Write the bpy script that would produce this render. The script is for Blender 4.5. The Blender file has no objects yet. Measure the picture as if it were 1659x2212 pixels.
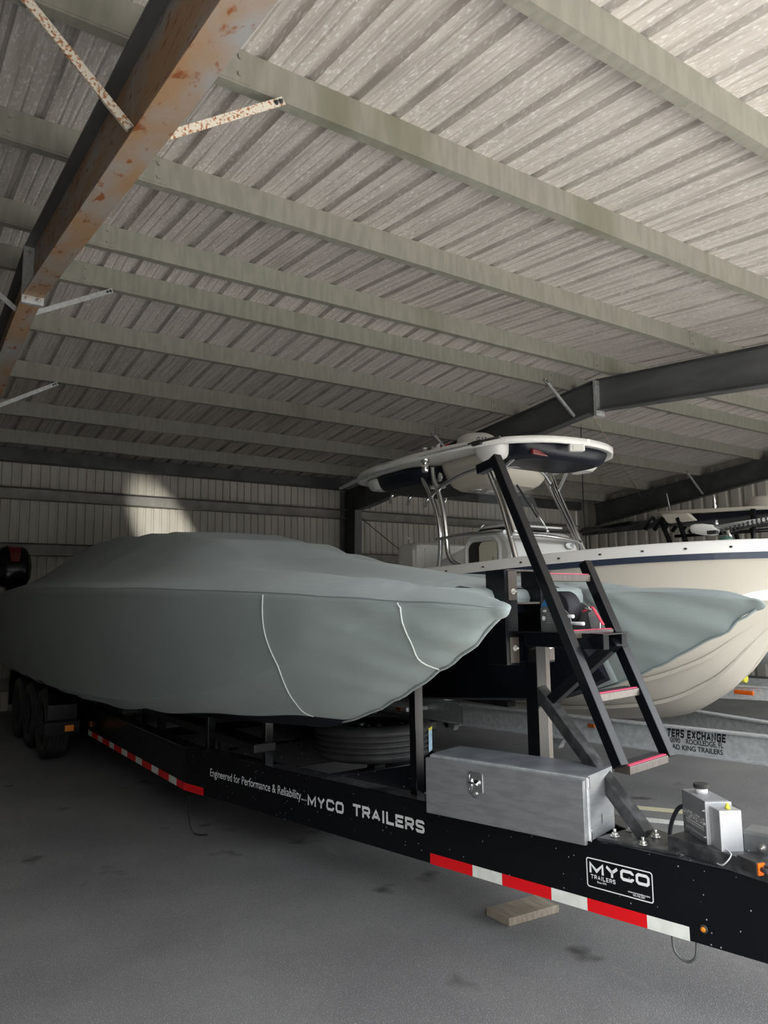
import bpy, bmesh, math, random
from mathutils import Vector, Matrix, noise
random.seed(7)
C = bpy.context.scene.collection
# ---------------------------------------------------------------- camera
H = 1.6
F = 1602.0
def V(*a): return Vector(a)
_a = V(3200-829.5, -(1273-1106), -F).normalized()
_b = V(-270-829.5, -(1323-1106), -F); _b = (_b - _a*_a.dot(_b)).normalized()
_c = _a.cross(_b)
RM = Matrix((_a, _b, _c))
cam = bpy.data.cameras.new('camera'); camo = bpy.data.objects.new('camera', cam); C.objects.link(camo)
cam.sensor_fit = 'HORIZONTAL'; cam.sensor_width = 36; cam.lens = 36*F/1659; cam.clip_start = .05; cam.clip_end = 300
camo.matrix_world = Matrix.Translation((0, 0, H)) @ RM.to_4x4()
bpy.context.scene.camera = camo
def ray(x, y): return RM @ V(x-829.5, -(y-1106), -F)
def onz(x, y, z): d = ray(x, y); return V(0, 0, H) + d*((z-H)/d.z)
def onx(x, y, X): d = ray(x, y); return V(0, 0, H) + d*(X/d.x)
def ony(x, y, Y): d = ray(x, y); return V(0, 0, H) + d*(Y/d.y)
# ---------------------------------------------------------------- light
sc = bpy.context.scene
sc.view_settings.view_transform = 'Standard'; sc.view_settings.look = 'None'
sc.view_settings.gamma = 1; sc.view_settings.use_curve_mapping = False
sc.view_settings.exposure = 0.42
w = bpy.data.worlds.new('sky'); sc.world = w; w.use_nodes = True
bg = w.node_tree.nodes['Background']; bg.inputs[0].default_value = (.93, .965, 1, 1); bg.inputs[1].default_value = 4.2
su = bpy.data.lights.new('sun', 'SUN'); su.energy = 24.0; su.angle = .01; su.color = (1, .96, .88)
so = bpy.data.objects.new('sun', su); C.objects.link(so)
so.rotation_euler = V(.12, -.30, .95).to_track_quat('Z', 'Y').to_euler()
po = bpy.data.lights.new('open_front', 'AREA'); po.shape = 'RECTANGLE'; po.size = 21.6; po.size_y = 4.0
po.cycles.is_portal = True
poo = bpy.data.objects.new('open_front', po); C.objects.link(poo)
poo.location = (4.6, -.45, 2.0); poo.rotation_euler = (math.radians(90), 0, 0)
# sun glint thrown onto the back wall by something shiny outside
gl = bpy.data.lights.new('sun_glint', 'SPOT'); gl.energy = 16000; gl.spot_size = math.radians(7); gl.spot_blend = .9; gl.shadow_soft_size = .02; gl.color = (1, .95, .85)
glo = bpy.data.objects.new('sun_glint', gl); C.objects.link(glo)
glo.location = (-.2, -9, 3.6)
glo.rotation_euler = (V(-.2, -9, 3.6) - V(4.35, 13.4, 2.9)).to_track_quat('Z', 'Y').to_euler()
glo.rotation_euler.rotate_axis('Z', math.radians(30)); glo.scale = (.42, 1, 1)
# ---------------------------------------------------------------- materials
M = {}
def mat(n, col, rough=.5, metal=0, col2=None, scale=8, stretch=(1, 1, 1), contrast=(.4, .6), bump=0, bscale=60, coat=0, bstretch=None, detail=6):
    m = bpy.data.materials.new(n); m.use_nodes = True; M[n] = m
    nt = m.node_tree; N = nt.nodes; L = nt.links; p = N['Principled BSDF']
    p.inputs['Base Color'].default_value = (*col, 1); p.inputs['Roughness'].default_value = rough; p.inputs['Metallic'].default_value = metal
    p.inputs['Coat Weight'].default_value = coat
    if max(col) < .035 and not metal: p.inputs['Specular IOR Level'].default_value = .28
    tc = N.new('ShaderNodeTexCoord')
    mp = N.new('ShaderNodeMapping'); mp.inputs['Scale'].default_value = stretch; L.new(tc.outputs['Object'], mp.inputs[0])
    if col2:
        nz = N.new('ShaderNodeTexNoise'); nz.inputs['Scale'].default_value = scale; nz.inputs['Detail'].default_value = detail; L.new(mp.outputs[0], nz.inputs[0])
        cr = N.new('ShaderNodeValToRGB'); cr.color_ramp.elements[0].position = contrast[0]; cr.color_ramp.elements[1].position = contrast[1]
        cr.color_ramp.elements[0].color = (*col, 1); cr.color_ramp.elements[1].color = (*col2, 1)
        L.new(nz.outputs[0], cr.inputs[0]); L.new(cr.outputs[0], p.inputs['Base Color'])
    if bump:
        mb = N.new('ShaderNodeMapping'); mb.inputs['Scale'].default_value = bstretch or stretch; L.new(tc.outputs['Object'], mb.inputs[0])
        n2 = N.new('ShaderNodeTexNoise'); n2.inputs['Scale'].default_value = bscale; n2.inputs['Detail'].default_value = 4; L.new(mb.outputs[0], n2.inputs[0])
        b = N.new('ShaderNodeBump'); b.inputs['Strength'].default_value = bump; b.inputs['Distance'].default_value = .01
        L.new(n2.outputs[0], b.inputs['Height']); L.new(b.outputs[0], p.inputs['Normal'])
    return m
def addlayer(m, col, scale, stretch, lo, hi, detail=8, voronoi=False, rough=None):
    """mix a further colour over the material where a noise is high"""
    nt = m.node_tree; N = nt.nodes; L = nt.links; p = N['Principled BSDF']
    tc = N.new('ShaderNodeTexCoord'); mp = N.new('ShaderNodeMapping'); mp.inputs['Scale'].default_value = stretch; L.new(tc.outputs['Object'], mp.inputs[0])
    if voronoi:
        t = N.new('ShaderNodeTexVoronoi'); t.inputs['Scale'].default_value = scale; out = t.outputs['Distance']
    else:
        t = N.new('ShaderNodeTexNoise'); t.inputs['Scale'].default_value = scale; t.inputs['Detail'].default_value = detail; out = t.outputs[0]
    L.new(mp.outputs[0], t.inputs[0])
    mr = N.new('ShaderNodeMapRange'); mr.inputs['From Min'].default_value = lo; mr.inputs['From Max'].default_value = hi; L.new(out, mr.inputs[0])
    mx = N.new('ShaderNodeMix'); mx.data_type = 'RGBA'; L.new(mr.outputs[0], mx.inputs[0]); mx.inputs[7].default_value = (*col, 1)
    bc = p.inputs['Base Color']
    if bc.links: L.new(bc.links[0].from_socket, mx.inputs[6])
    else: mx.inputs[6].default_value = bc.default_value
    L.new(mx.outputs[2], bc)
    return m
mat('roofing', (.40, .37, .345), .55, .0, (.47, .44, .415), 3, (6, .4, 3), bump=.35, bscale=20, bstretch=(4, 1, 4))
addlayer(M['roofing'], (.60, .59, .58), 24, (3.0, .8, 3), .54, .66, 8)
addlayer(M['roofing'], (.34, .315, .29), 3, (9, .35, 3), .52, .66, 6)
addlayer(M['roofing'], (.24, .22, .20), 2.2, (6, .5, 3), .66, .8)
mat('purlin_steel', (.20, .195, .168), .45, .1, (.235, .228, .198), 5, (4, 2, .8), bump=.1)
addlayer(M['purlin_steel'], (.13, .13, .085), 1.1, (1.5, 1, .3), .62, .8)
mat('dark_steel', (.05, .053, .056), .5, .2, (.08, .083, .086), 3)
mat('rafter_grey', (.10, .105, .11), .5, .2, (.13, .135, .14), 2, (3, .8, 3))
mat('rusty_steel', (.33, .33, .335), .6, .1, (.36, .225, .13), 1.6, (2, .9, 3), (.34, .56), bump=.15)
addlayer(M['rusty_steel'], (.25, .085, .03), 8, (2, .8, 3), .58, .66, 10)
mat('galvanised', (.50, .52, .53), .42, .55, (.66, .68, .69), 26, contrast=(.35, .65), bump=.05)
mat('rust_spotted', (.62, .58, .50), .55, .1, (.32, .13, .05), 70, (1, 1, 1), (.50, .62))
mat('wall_sheet', (.47, .45, .40), .6, .0, (.54, .52, .465), 2, (2, 2, .6), bump=.05)
addlayer(M['wall_sheet'], (.26, .24, .20), 6, (4, 4, .5), .66, .8)
mat('girt_steel', (.22, .215, .20), .55, .15, (.30, .29, .27), 4)
mat('asphalt', (.145, .144, .146), .8, 0, (.205, .203, .204), 1.3, contrast=(.35, .7), bump=.5, bscale=170)
addlayer(M['asphalt'], (.55, .55, .55), 210, (1, 1, 1), .60, .70, 2)
addlayer(M['asphalt'], (.05, .048, .046), 2.6, (1, 1, 1), .64, .74, 3)
addlayer(M['asphalt'], (.28, .275, .265), 2.0, (1.6, .35, 1), .66, .85, 12)
mat('outside_ground', (.50, .49, .47), .9, 0, (.56, .55, .53), 2)
def fabric():
    m = mat('cover_cloth', (.20, .243, .243), .72, 0, (.235, .280, .277), 1.2, contrast=(.3, .7))
    nt = m.node_tree; N = nt.nodes; L = nt.links; p = N['Principled BSDF']
    tc = N.new('ShaderNodeTexCoord')
    w1 = N.new('ShaderNodeTexWave'); w1.wave_type = 'BANDS'; w1.bands_direction = 'Y'; w1.inputs['Scale'].default_value = 110; w1.inputs['Distortion'].default_value = .4
    w2 = N.new('ShaderNodeTexWave'); w2.wave_type = 'BANDS'; w2.bands_direction = 'Z'; w2.inputs['Scale'].default_value = 110; w2.inputs['Distortion'].default_value = .4
    L.new(tc.outputs['Object'], w1.inputs[0]); L.new(tc.outputs['Object'], w2.inputs[0])
    ad = N.new('ShaderNodeMath'); ad.operation = 'MULTIPLY'; L.new(w1.outputs[1], ad.inputs[0]); L.new(w2.outputs[1], ad.inputs[1])
    n3 = N.new('ShaderNodeTexNoise'); n3.inputs['Scale'].default_value = 3.5; n3.inputs['Detail'].default_value = 5
    L.new(tc.outputs['Object'], n3.inputs[0])
    m3 = N.new('ShaderNodeMath'); m3.operation = 'MULTIPLY'; m3.inputs[1].default_value = 12; L.new(n3.outputs[0], m3.inputs[0])
    a3 = N.new('ShaderNodeMath'); a3.operation = 'ADD'; L.new(ad.outputs[0], a3.inputs[0]); L.new(m3.outputs[0], a3.inputs[1])
    b = N.new('ShaderNodeBump'); b.inputs['Strength'].default_value = .35; b.inputs['Distance'].default_value = .003
    L.new(a3.outputs[0], b.inputs['Height']); L.new(b.outputs[0], p.inputs['Normal'])
    p.inputs['Sheen Weight'].default_value = .15
fabric()
mat('seam_thread', (.52, .56, .55), .7)
mat('navy_gel', (.003, .004, .009), .4)
mat('black_paint', (.004, .0045, .006), .2, 0)
mat('black_dusty', (.03, .031, .033), .35, 0, (.085, .087, .09), 9, (2, 2, 2), (.45, .72))
mat('black_rough', (.012, .012, .013), .45)
mat('brown_reflect', (.07, .058, .05), .25, .2, (.085, .072, .064), 8, (8, 8, .6), bump=.1, bscale=30)
mat('rubber', (.026, .026, .027), .55, 0, (.04, .04, .04), 8)
mat('tyre_side', (.03, .03, .03), .55)
mat('tape_red', (.85, .004, .010), .35); mat('tape_white', (.90, .92, .86), .35, 0, (.82, .84, .78), 20)
mat('letter_white', (.85, .86, .86), .4)
mat('letter_black', (.012, .012, .012), .5)
mat('brushed_aluminium', (.33, .345, .36), .36, .7, (.40, .415, .43), 3, (3, 3, 14), bump=.12, bscale=40, bstretch=(3, 3, 1))
mat('aluminium_top', (.26, .28, .31), .38, .6, (.42, .44, .47), 6, contrast=(.40, .66))
mat('chrome', (.82, .83, .84), .12, 1)
mat('polished_tube', (.72, .73, .74), .16, 1)
mat('bolt_steel', (.68, .67, .64), .28, .9)
mat('pink_grip', (.62, .05, .12), .6)
mat('winch_grey', (.16, .17, .17), .4, .5, (.20, .21, .21), 12)
mat('strap_black', (.018, .018, .024), .6); mat('strap_blue', (.03, .17, .42), .6); mat('strap_red', (.55, .03, .06), .6)
mat('gelcoat_cream', (.55, .515, .45), .42)
mat('gelcoat_white', (.74, .74, .72), .32)
mat('antiskid_white', (.70, .70, .68), .5)
mat('rail_navy', (.02, .03, .055), .4)
mat('canvas_navy', (.008, .010, .018), .38, bump=.5, bscale=7)
mat('vinyl_cream', (.60, .60, .54), .5, bump=.1)
mat('beige_panel', (.62, .60, .48), .4)
mat('plank_wood', (.40, .35, .28), .8, 0, (.27, .21, .16), 5, (9, 1.2, 3), (.35, .7), bump=.4)
mat('amber', (.85, .26, .01), .3); mat('dim_amber', (.30, .08, .01), .3)
mat('orange_lens', (.85, .14, .01), .3)
mat('yellow_tape', (.75, .68, .06), .5); mat('sticker_white', (.72, .73, .70), .4, 0, (.45, .46, .45), 60, (1, 3, 1), (.55, .6))
mat('sticker_blue', (.45, .66, .78), .4, 0, (.08, .2, .4), 60, (3, 3, 1), (.55, .6))
mat('red_paint', (.30, .01, .01), .3, coat=.5); mat('dark_red', (.14, .012, .012), .3)
mat('hose', (.025, .027, .032), .5)
mat('paper', (.55, .52, .36), .9)
mat('hull_grey', (.48, .50, .52), .3)
g = mat('clear_acrylic', (.8, .85, .86), .03); g.node_tree.nodes['Principled BSDF'].inputs['Transmission Weight'].default_value = .0
g.node_tree.nodes['Principled BSDF'].inputs['Alpha'].default_value = .16
g.node_tree.nodes['Principled BSDF'].inputs['Base Color'].default_value = (.35, .38, .40, 1)
# ---------------------------------------------------------------- mesh helpers
class MB:
    def __init__(s): s.v = []; s.f = []; s.sm = []
    def add(s, vs, fs, smooth=False):
        o = len(s.v); s.v += [tuple(x) for x in vs]; s.f += [tuple(i+o for i in f) for f in fs]; s.sm += [smooth]*len(fs); return s
    def box(s, c, sz, rz=0, mtx=None):
        m = mtx or Matrix.Rotation(rz, 3, 'Z'); c = Vector(c)
        vs = [c + m @ V(x*sz[0]/2, y*sz[1]/2, z*sz[2]/2) for x in (-1, 1) for y in (-1, 1) for z in (-1, 1)]
        return s.add(vs, [(0, 1, 3, 2), (4, 6, 7, 5), (0, 4, 5, 1), (2, 3, 7, 6), (0, 2, 6, 4), (1, 5, 7, 3)])
    def beam(s, a, b, w, h, up=(0, 0, 1)):
        a = Vector(a); b = Vector(b); d = (b-a).normalized(); up = Vector(up); x = d.cross(up).normalized(); z = x.cross(d)
        m = Matrix((x, d, z)).transposed()
        return s.box((a+b)/2, (w, (b-a).length, h), mtx=m)
    def prism(s, poly, ax, a, b):
        """polygon (u,v) extruded along axis ax from a to b; X:(y,z) Y:(x,z) Z:(x,y)"""
        mk = {'X': lambda u, v, t: (t, u, v), 'Y': lambda u, v, t: (u, t, v), 'Z': lambda u, v, t: (u, v, t)}[ax]
        n = len(poly); vs = [mk(u, v, a) for u, v in poly] + [mk(u, v, b) for u, v in poly]
        return s.add(vs, [tuple(range(n)), tuple(range(2*n-1, n-1, -1))] + [(i, i+n, (i+1) % n+n, (i+1) % n) for i in range(n)])
    def tube(s, pts, r, n=10, caps=True):
        pts = [Vector(p) for p in pts]; rings = []; up = V(0, 0, 1)
        for i, p in enumerate(pts):
            d = (pts[min(i+1, len(pts)-1)] - pts[max(i-1, 0)]).normalized()
            u = d.cross(up)
            if u.length < .05: u = d.cross(V(1, 0, 0))
            u.normalize(); v = u.cross(d); up = v
            rr = r[i] if isinstance(r, (list, tuple)) else r
            rings.append([p + (u*math.cos(k*2*math.pi/n) + v*math.sin(k*2*math.pi/n))*rr for k in range(n)])
        return s.loft(rings, True, caps)
    def loft(s, rings, closed=True, caps=False, smooth=True):
        n = len(rings[0]); vs = [q for r in rings for q in r]; fs = []
        for i in range(len(rings)-1):
            for k in range(n if closed else n-1):
                fs.append((i*n+k, i*n+(k+1) % n, (i+1)*n+(k+1) % n, (i+1)*n+k))
        s.add(vs, fs, smooth)
        if caps:
            o = len(s.v)-len(vs)
            s.f += [tuple(o+k for k in reversed(range(n))), tuple(o+(len(rings)-1)*n+k for k in range(n))]; s.sm += [False, False]
        return s
    def lathe(s, prof, c, n=32, axis='Z', mtx=None):
        c = Vector(c); rings = []
        for r, z in prof:
            ring = []
            for k in range(n):
                a = k*2*math.pi/n; p = V(r*math.cos(a), r*math.sin(a), z)
                if axis == 'X': p = V(p.z, p.x, p.y)
                if axis == 'Y': p = V(p.x, p.z, p.y)
                if mtx: p = mtx @ p
                ring.append(c+p)
            rings.append(ring)
        return s.loft(rings, True, True)
    def build(s, name, m, parent=None, bevel=0, solid=0, sub=0, **kw):
        me = bpy.data.meshes.new(name); me.from_pydata(s.v, [], s.f); me.update()
        bm = bmesh.new(); bm.from_mesh(me); bmesh.ops.recalc_face_normals(bm, faces=bm.faces); bm.to_mesh(me); bm.free()
        for p, q in zip(me.polygons, s.sm): p.use_smooth = q
        o = bpy.data.objects.new(name, me); C.objects.link(o)
        me.materials.append(M[m] if isinstance(m, str) else m)
        if solid: d = o.modifiers.new('solid', 'SOLIDIFY'); d.thickness = solid; d.offset = 0
        if bevel: d = o.modifiers.new('bevel', 'BEVEL'); d.width = bevel; d.segments = 2; d.limit_method = 'ANGLE'
        if sub: d = o.modifiers.new('sub', 'SUBSURF'); d.levels = d.render_levels = sub
        if parent: o.parent = parent; o.matrix_parent_inverse = parent.matrix_world.inverted() if False else Matrix.Translation(-parent.location)
        tag(o, **kw)
        return o
def tag(o, label=None, cat=None, group=None, kind=None):
    if label: o['label'] = label
    if cat: o['category'] = cat
    if group: o['group'] = group
    if kind: o['kind'] = kind
    return o
def thing(name, loc, label, cat, group=None):
    o = bpy.data.objects.new(name, None); C.objects.link(o); o.location = loc; o.empty_display_size = .1
    return tag(o, label, cat, group)
def lettering(txt, origin, xdir, ydir, width, height, m, parent, bold=0, name='lettering', shear=0, label=None, spacing=1.0):
    """flat lettering of given overall width and capital height, lower-left corner at origin"""
    cu = bpy.data.curves.new(name, 'FONT'); cu.body = txt; cu.size = 1; cu.offset = bold; cu.shear = shear; cu.extrude = 0; cu.space_character = spacing
    t = bpy.data.objects.new('tmp', cu); C.objects.link(t)
    bpy.context.view_layer.update()
    me = bpy.data.meshes.new_from_object(t.evaluated_get(bpy.context.evaluated_depsgraph_get()))
    bpy.data.objects.remove(t); bpy.data.curves.remove(cu)
    xs = [v.co.x for v in me.vertices]; 
    x0, x1 = min(xs), max(xs); cap = .70
    X = Vector(xdir).normalized(); Y = Vector(ydir).normalized(); O = Vector(origin)
    for v in me.vertices:
        v.co = O + X*((v.co.x-x0)/(x1-x0)*width) + Y*(v.co.y/cap*height)
    me.materials.clear(); me.materials.append(M[m])
    o = bpy.data.objects.new(name, me); C.objects.link(o)
    o.parent = parent; o.matrix_parent_inverse = Matrix.Translation(-parent.location)
    if label: o['label'] = label
    return o
GLY = {  # strokes in a unit box, (points, closed)
 'M': [([(0, 0), (0, 1), (.5, .12), (1, 1), (1, 0)], 0)], 'Y': [([(0, 1), (.5, .42), (1, 1)], 0), ([(.5, .5), (.5, 0)], 0)],
 'C': [([(1, .70), (1, .8), (.85, 1), (.15, 1), (0, .8), (0, .2), (.15, 0), (.85, 0), (1, .2), (1, .30)], 0)],
 'O': [([(.85, 1), (.15, 1), (0, .8), (0, .2), (.15, 0), (.85, 0), (1, .2), (1, .8)], 1)],
 'T': [([(0, 1), (1, 1)], 0), ([(.5, 1), (.5, 0)], 0)], 'I': [([(.5, 0), (.5, 1)], 0)], 'L': [([(0, 1), (0, 0), (1, 0)], 0)],
 'R': [([(0, 0), (0, 1), (.85, 1), (1, .88), (1, .57), (.85, .45), (0, .45)], 0), ([(.55, .45), (1, 0)], 0)],
 'A': [([(0, 0), (.5, 1), (1, 0)], 0), ([(.2, .28), (.8, .28)], 0)],
 'E': [([(1, 1), (0, 1), (0, 0), (1, 0)], 0), ([(0, .5), (.88, .5)], 0)],
 'S': [([(1, .80), (1, .88), (.87, 1), (.13, 1), (0, .87), (0, .66), (.13, .53), (.87, .47), (1, .34), (1, .13), (.87, 0), (.13, 0), (0, .12), (0, .20)], 0)],
 'B': [([(0, 0), (0, 1), (.82, 1), (.95, .87), (.95, .64), (.82, .52), (0, .52)], 0), ([(.82, .52), (1, .4), (1, .14), (.85, 0), (0, 0)], 0)],
 'X': [([(0, 0), (1, 1)], 0), ([(0, 1), (1, 0)], 0)], 'H': [([(0, 0), (0, 1)], 0), ([(1, 0), (1, 1)], 0), ([(0, .5), (1, .5)], 0)],
 'N': [([(0, 0), (0, 1), (1, 0), (1, 1)], 0)], 'D': [([(.8, 1), (0, 1), (0, 0), (.8, 0), (1, .2), (1, .8)], 1)],
 'G': [([(1, .72), (1, .82), (.85, 1), (.15, 1), (0, .8), (0, .2), (.15, 0), (1, 0), (1, .48), (.55, .48)], 0)],
 'K': [([(0, 0), (0, 1)], 0), ([(1, 1), (.1, .45)], 0), ([(.3, .58), (1, 0)], 0)]}
WID = {'I': .12, 'M': 1.15, 'L': .8, 'E': .82, 'T': .9, 'S': .88, 'B': .9, 'R': .92, 'K': .95}
def block_letters(txt, origin, xdir, ydir, width, height, m, parent, stroke=.2, gap=.32, aspect=1.0, name='lettering', slant=0):
    """heavy square lettering: mitred strokes, one mesh per word"""
    X = Vector(xdir).normalized(); Y = Vector(ydir).normalized(); O = Vector(origin); t = stroke; adv = 0; mb = MB(); items = []
    for ch in txt:
        if ch == ' ': adv += .8*aspect; continue
        wch = WID.get(ch, 1)*aspect; items.append((ch, adv, wch)); adv += wch+t+gap*aspect
    total = adv-gap*aspect; sx = width/total
    for ch, a0, wch in items:
        for pts, closed in GLY[ch]:
            P_ = [V(a0+t/2+p[0]*wch, t/2+p[1]*(1-t), 0) for p in pts]; n = len(P_); L_, R_ = [], []
            for i in range(n):
                a = P_[i-1] if (i > 0 or closed) else None; b = P_[(i+1) % n] if (i < n-1 or closed) else None
                d0 = (P_[i]-a).normalized() if a else None; d1 = (b-P_[i]).normalized() if b else None
                d0 = d0 or d1; d1 = d1 or d0; n0 = V(-d0.y, d0.x, 0); n1 = V(-d1.y, d1.x, 0); nn = (n0+n1)
                nn = nn.normalized() if nn.length > .2 else n0; k = min(1.7, 1/max(.3, nn.dot(n0)))
                q = P_[i] 
                if not a and ch not in 'CSG': q = q - d1*(t/2 if abs(d1.x) < .01 or abs(d1.y) < .01 else 0)
                if not b and ch not in 'CSG': q = q + d0*(t/2 if abs(d0.x) < .01 or abs(d0.y) < .01 else 0)
                L_.append(q+nn*(t/2*k)); R_.append(q-nn*(t/2*k))
            o = len(mb.v)
            for q in L_+R_:
                yy = min(1, max(0, q.y)); mb.v.append(tuple(O + X*((q.x+slant*yy)*sx) + Y*(yy*height)))
            for i in range(n if closed else n-1):
                j = (i+1) % n; mb.f.append((o+i, o+n+i, o+n+j, o+j)); mb.sm.append(False)
    return mb.build(name, m, parent)
def interp(tab, x):
    if x <= tab[0][0]: return tab[0][1]
    for (a, u), (b, v) in zip(tab, tab[1:]):
        if x <= b: return u + (v-u)*(x-a)/(b-a)
    return tab[-1][1]
def sinterp(tab, x):
    """smooth (Catmull-Rom) interpolation of a table"""
    n = len(tab)
    if x <= tab[0][0]: return tab[0][1]
    if x >= tab[-1][0]: return tab[-1][1]
    for i in range(n-1):
        if x <= tab[i+1][0]:
            (a, u), (b, v) = tab[i], tab[i+1]; t = (x-a)/(b-a); h = b-a
            m0 = (v-tab[i-1][1])/(b-tab[i-1][0]) if i > 0 else (v-u)/h
            m1 = (tab[i+2][1]-u)/(tab[i+2][0]-a) if i < n-2 else (v-u)/h
            return (2*t**3-3*t**2+1)*u + (t**3-2*t**2+t)*h*m0 + (-2*t**3+3*t**2)*v + (t**3-t**2)*h*m1
def smooth(t): t = max(0, min(1, t)); return t*t*(3-2*t)
def curve(pts, n=24):
    """smooth path through points"""
    P = [Vector(p) for p in pts]; out = []
    for i in range(len(P)-1):
        p0 = P[max(i-1, 0)]; p1 = P[i]; p2 = P[i+1]; p3 = P[min(i+2, len(P)-1)]
        for k in range(n):
            t = k/n
            out.append(.5*((2*p1)+(p2-p0)*t+(2*p0-5*p1+4*p2-p3)*t*t+(3*p1-p0-3*p2+p3)*t**3))
    out.append(P[-1]); return out
def bolt(name, p, d, r, parent, m='bolt_steel'):
    mb = MB(); q = V(0, 0, 1).rotation_difference(Vector(d)).to_matrix()
    mb.lathe([(r*1.5, 0), (r*1.5, r*.25)], p, 16, mtx=q); mb.lathe([(r, r*.25), (r, r*1.1)], p, 6, mtx=q); mb.lathe([(r*.5, r*1.1), (r*.5, r*2.3)], p, 10, mtx=q)
    return mb.build(name, m, parent)

# ---------------------------------------------------------------- building
YR = 6.6; ZR = 4.67; SL = .095; XL0 = -6.3; XR0 = 15.5; YB = 13.5; YF = -.35
def rz(Y): return ZR - SL*abs(Y-YR)            # top of rafters
def ribbed(pitch, base, top, h, x0, x1, minor=True):
    pts = []; x = x0
    while x < x1:
        p = pitch
        pts += [(x, 0), (x+(base-top)/2, h), (x+(base+top)/2, h), (x+base, 0)]
        if minor:
            for k in (1, 2):
                c = x+base+(p-base)*k/3; pts += [(c-.012, 0), (c, h*.13), (c+.012, 0)]
        x += p
    return pts
def roof():
    mb = MB(); prof = ribbed(.297, .07, .03, .04, -6.487, XR0+.1)
    rings = []
    for Y in (YF, YR, YB+.1):
        rings.append([V(x, Y, rz(Y)+.205+z) for x, z in prof])
    mb.loft(rings, False, smooth=False)
    rings2 = [[V(XL0-.3, Y, rz(Y)+.29), V(XR0+.3, Y, rz(Y)+.29)] for Y in (YF, YR, YB+.1)]
    mb.loft(rings2, False, smooth=False)
    mb.build('ceiling', 'roofing', kind='structure')
roof()
mb = MB().box((4.6, 6.6, -.05), (21.9, 14.2, .1)); mb.build('floor', 'asphalt', kind='structure')
mb = MB().box((4.6, -2.95, -.05), (40, 4.9, .1)); mb.build('bounce_apron', 'outside_ground', kind='structure')  # unseen pale strip, added to bounce sun up onto the near roof
mat('far_ground', (.07, .07, .07), .9); mb = MB().box((4.6, -35.4, -.06), (160, 60, .1)); mb.build('ground_outside', 'far_ground', kind='structure')  # unseen ground beyond, kept dark so less light carries deep inside
mat('blocker_sheet', (.16, .16, .155), .7); mb = MB().box((4.6, -24, 3.5), (110, 6, 7)); mb.build('wall_facing_blocker', 'blocker_sheet', kind='structure')  # unseen block, added to cut the low sky light reaching deep inside
def wall(name, pitch, base, top, h, ax, pos, a, b, zf, flip=1):
    mb = MB(); prof = ribbed(pitch, base, top, h, a, b, False)
    lo = []; hi = []
    for u, d in prof:
        p = (u, pos+flip*d) if ax == 'Y' else (pos+flip*d, u)
        lo.append(V(p[0], p[1], 0)); hi.append(V(p[0], p[1], zf(u)))
    mb.loft([lo, hi], False, smooth=False)
    o = len(mb.v)
    if ax == 'Y': mb.box(((a+b)/2, pos+flip*.09, 2.2), (b-a, .04, 4.5))
    return mb.build(name, 'wall_sheet', kind='structure')
wall('wall_back', .148, .05, .022, .022, 'Y', YB, XL0, XR0, lambda u: 4.24)
wall('wall_right', .305, .12, .06, .045, 'X', XR0, YF, YB+.05, lambda u: rz(u)+.24)
wall('wall_front_blocker', .305, .12, .06, .035, 'Y', YF, XL0, -.7, lambda u: 4.24, -1)  # out of view, added to narrow the opening and darken the left
wall('wall_left', .305, .12, .06, .035, 'X', XL0, YF, YB+.05, lambda u: rz(u)+.24, -1)
# purlins
PL = [(2.10, 'frontmost roof purlin, crossing the top right corner of the ceiling'),
      (3.45, 'second roof purlin from the front, meeting the rusty rafter at its weld'),
      (4.85, 'third roof purlin from the front, below the rusty angle brace'),
      (6.24, 'roof purlin just in front of the ridge, with an olive stain'),
      (7.05, 'roof purlin just behind the ridge, with an angle brace bolted to it'),
      (8.22, 'second roof purlin behind the ridge'),
      (9.60, 'third roof purlin behind the ridge, braced to both rafters'),
      (11.0, 'fourth roof purlin behind the ridge, deep in shade'),
      (12.30, 'last roof purlin before the back wall eave')]
for Y, lab in PL:
    mb = MB(); z0 = rz(Y); t = .006; s = 1
    y = Y-.025
    mb.prism([(y, z0), (y+.07, z0), (y+.07, z0+.022), (y+.064, z0+.022), (y+.064, z0+.006), (y+.006, z0+.006), (y+.006, z0+.204), (y, z0+.204)], 'X', XL0+.05, XR0-.12)
    for xa, xb in ((.45, 1.5), (7.6, 8.75)):               # lapped ends over the rafters, with their bolts
        mb.box(((xa+xb)/2, y-.003, z0+.105), (xb-xa, .006, .19)); mb.box(((xa+xb)/2, y+.03, z0-.003), (xb-xa, .066, .006))
        for bx_ in (xa+.06, xb-.06):
            for dz_ in (.05, .15): mb.lathe([(.013, 0), (.013, .012)], (bx_, y-.006, z0+dz_), 8, mtx=Matrix(((1, 0, 0), (0, 0, -1), (0, 1, 0))))
    o = mb.build('roof_purlin', 'purlin_steel', label=lab, cat='beam', group='steel purlins under the roof sheets')
# eave strut
mb = MB().prism([(13.22, 4.03), (13.42, 4.03), (13.42, 4.215), (13.22, 4.235)], 'X', XL0+.05, XR0-.12)
mb.build('eave_strut', 'dark_steel', label='dark eave beam running along the top of the back wall', cat='beam')
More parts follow.
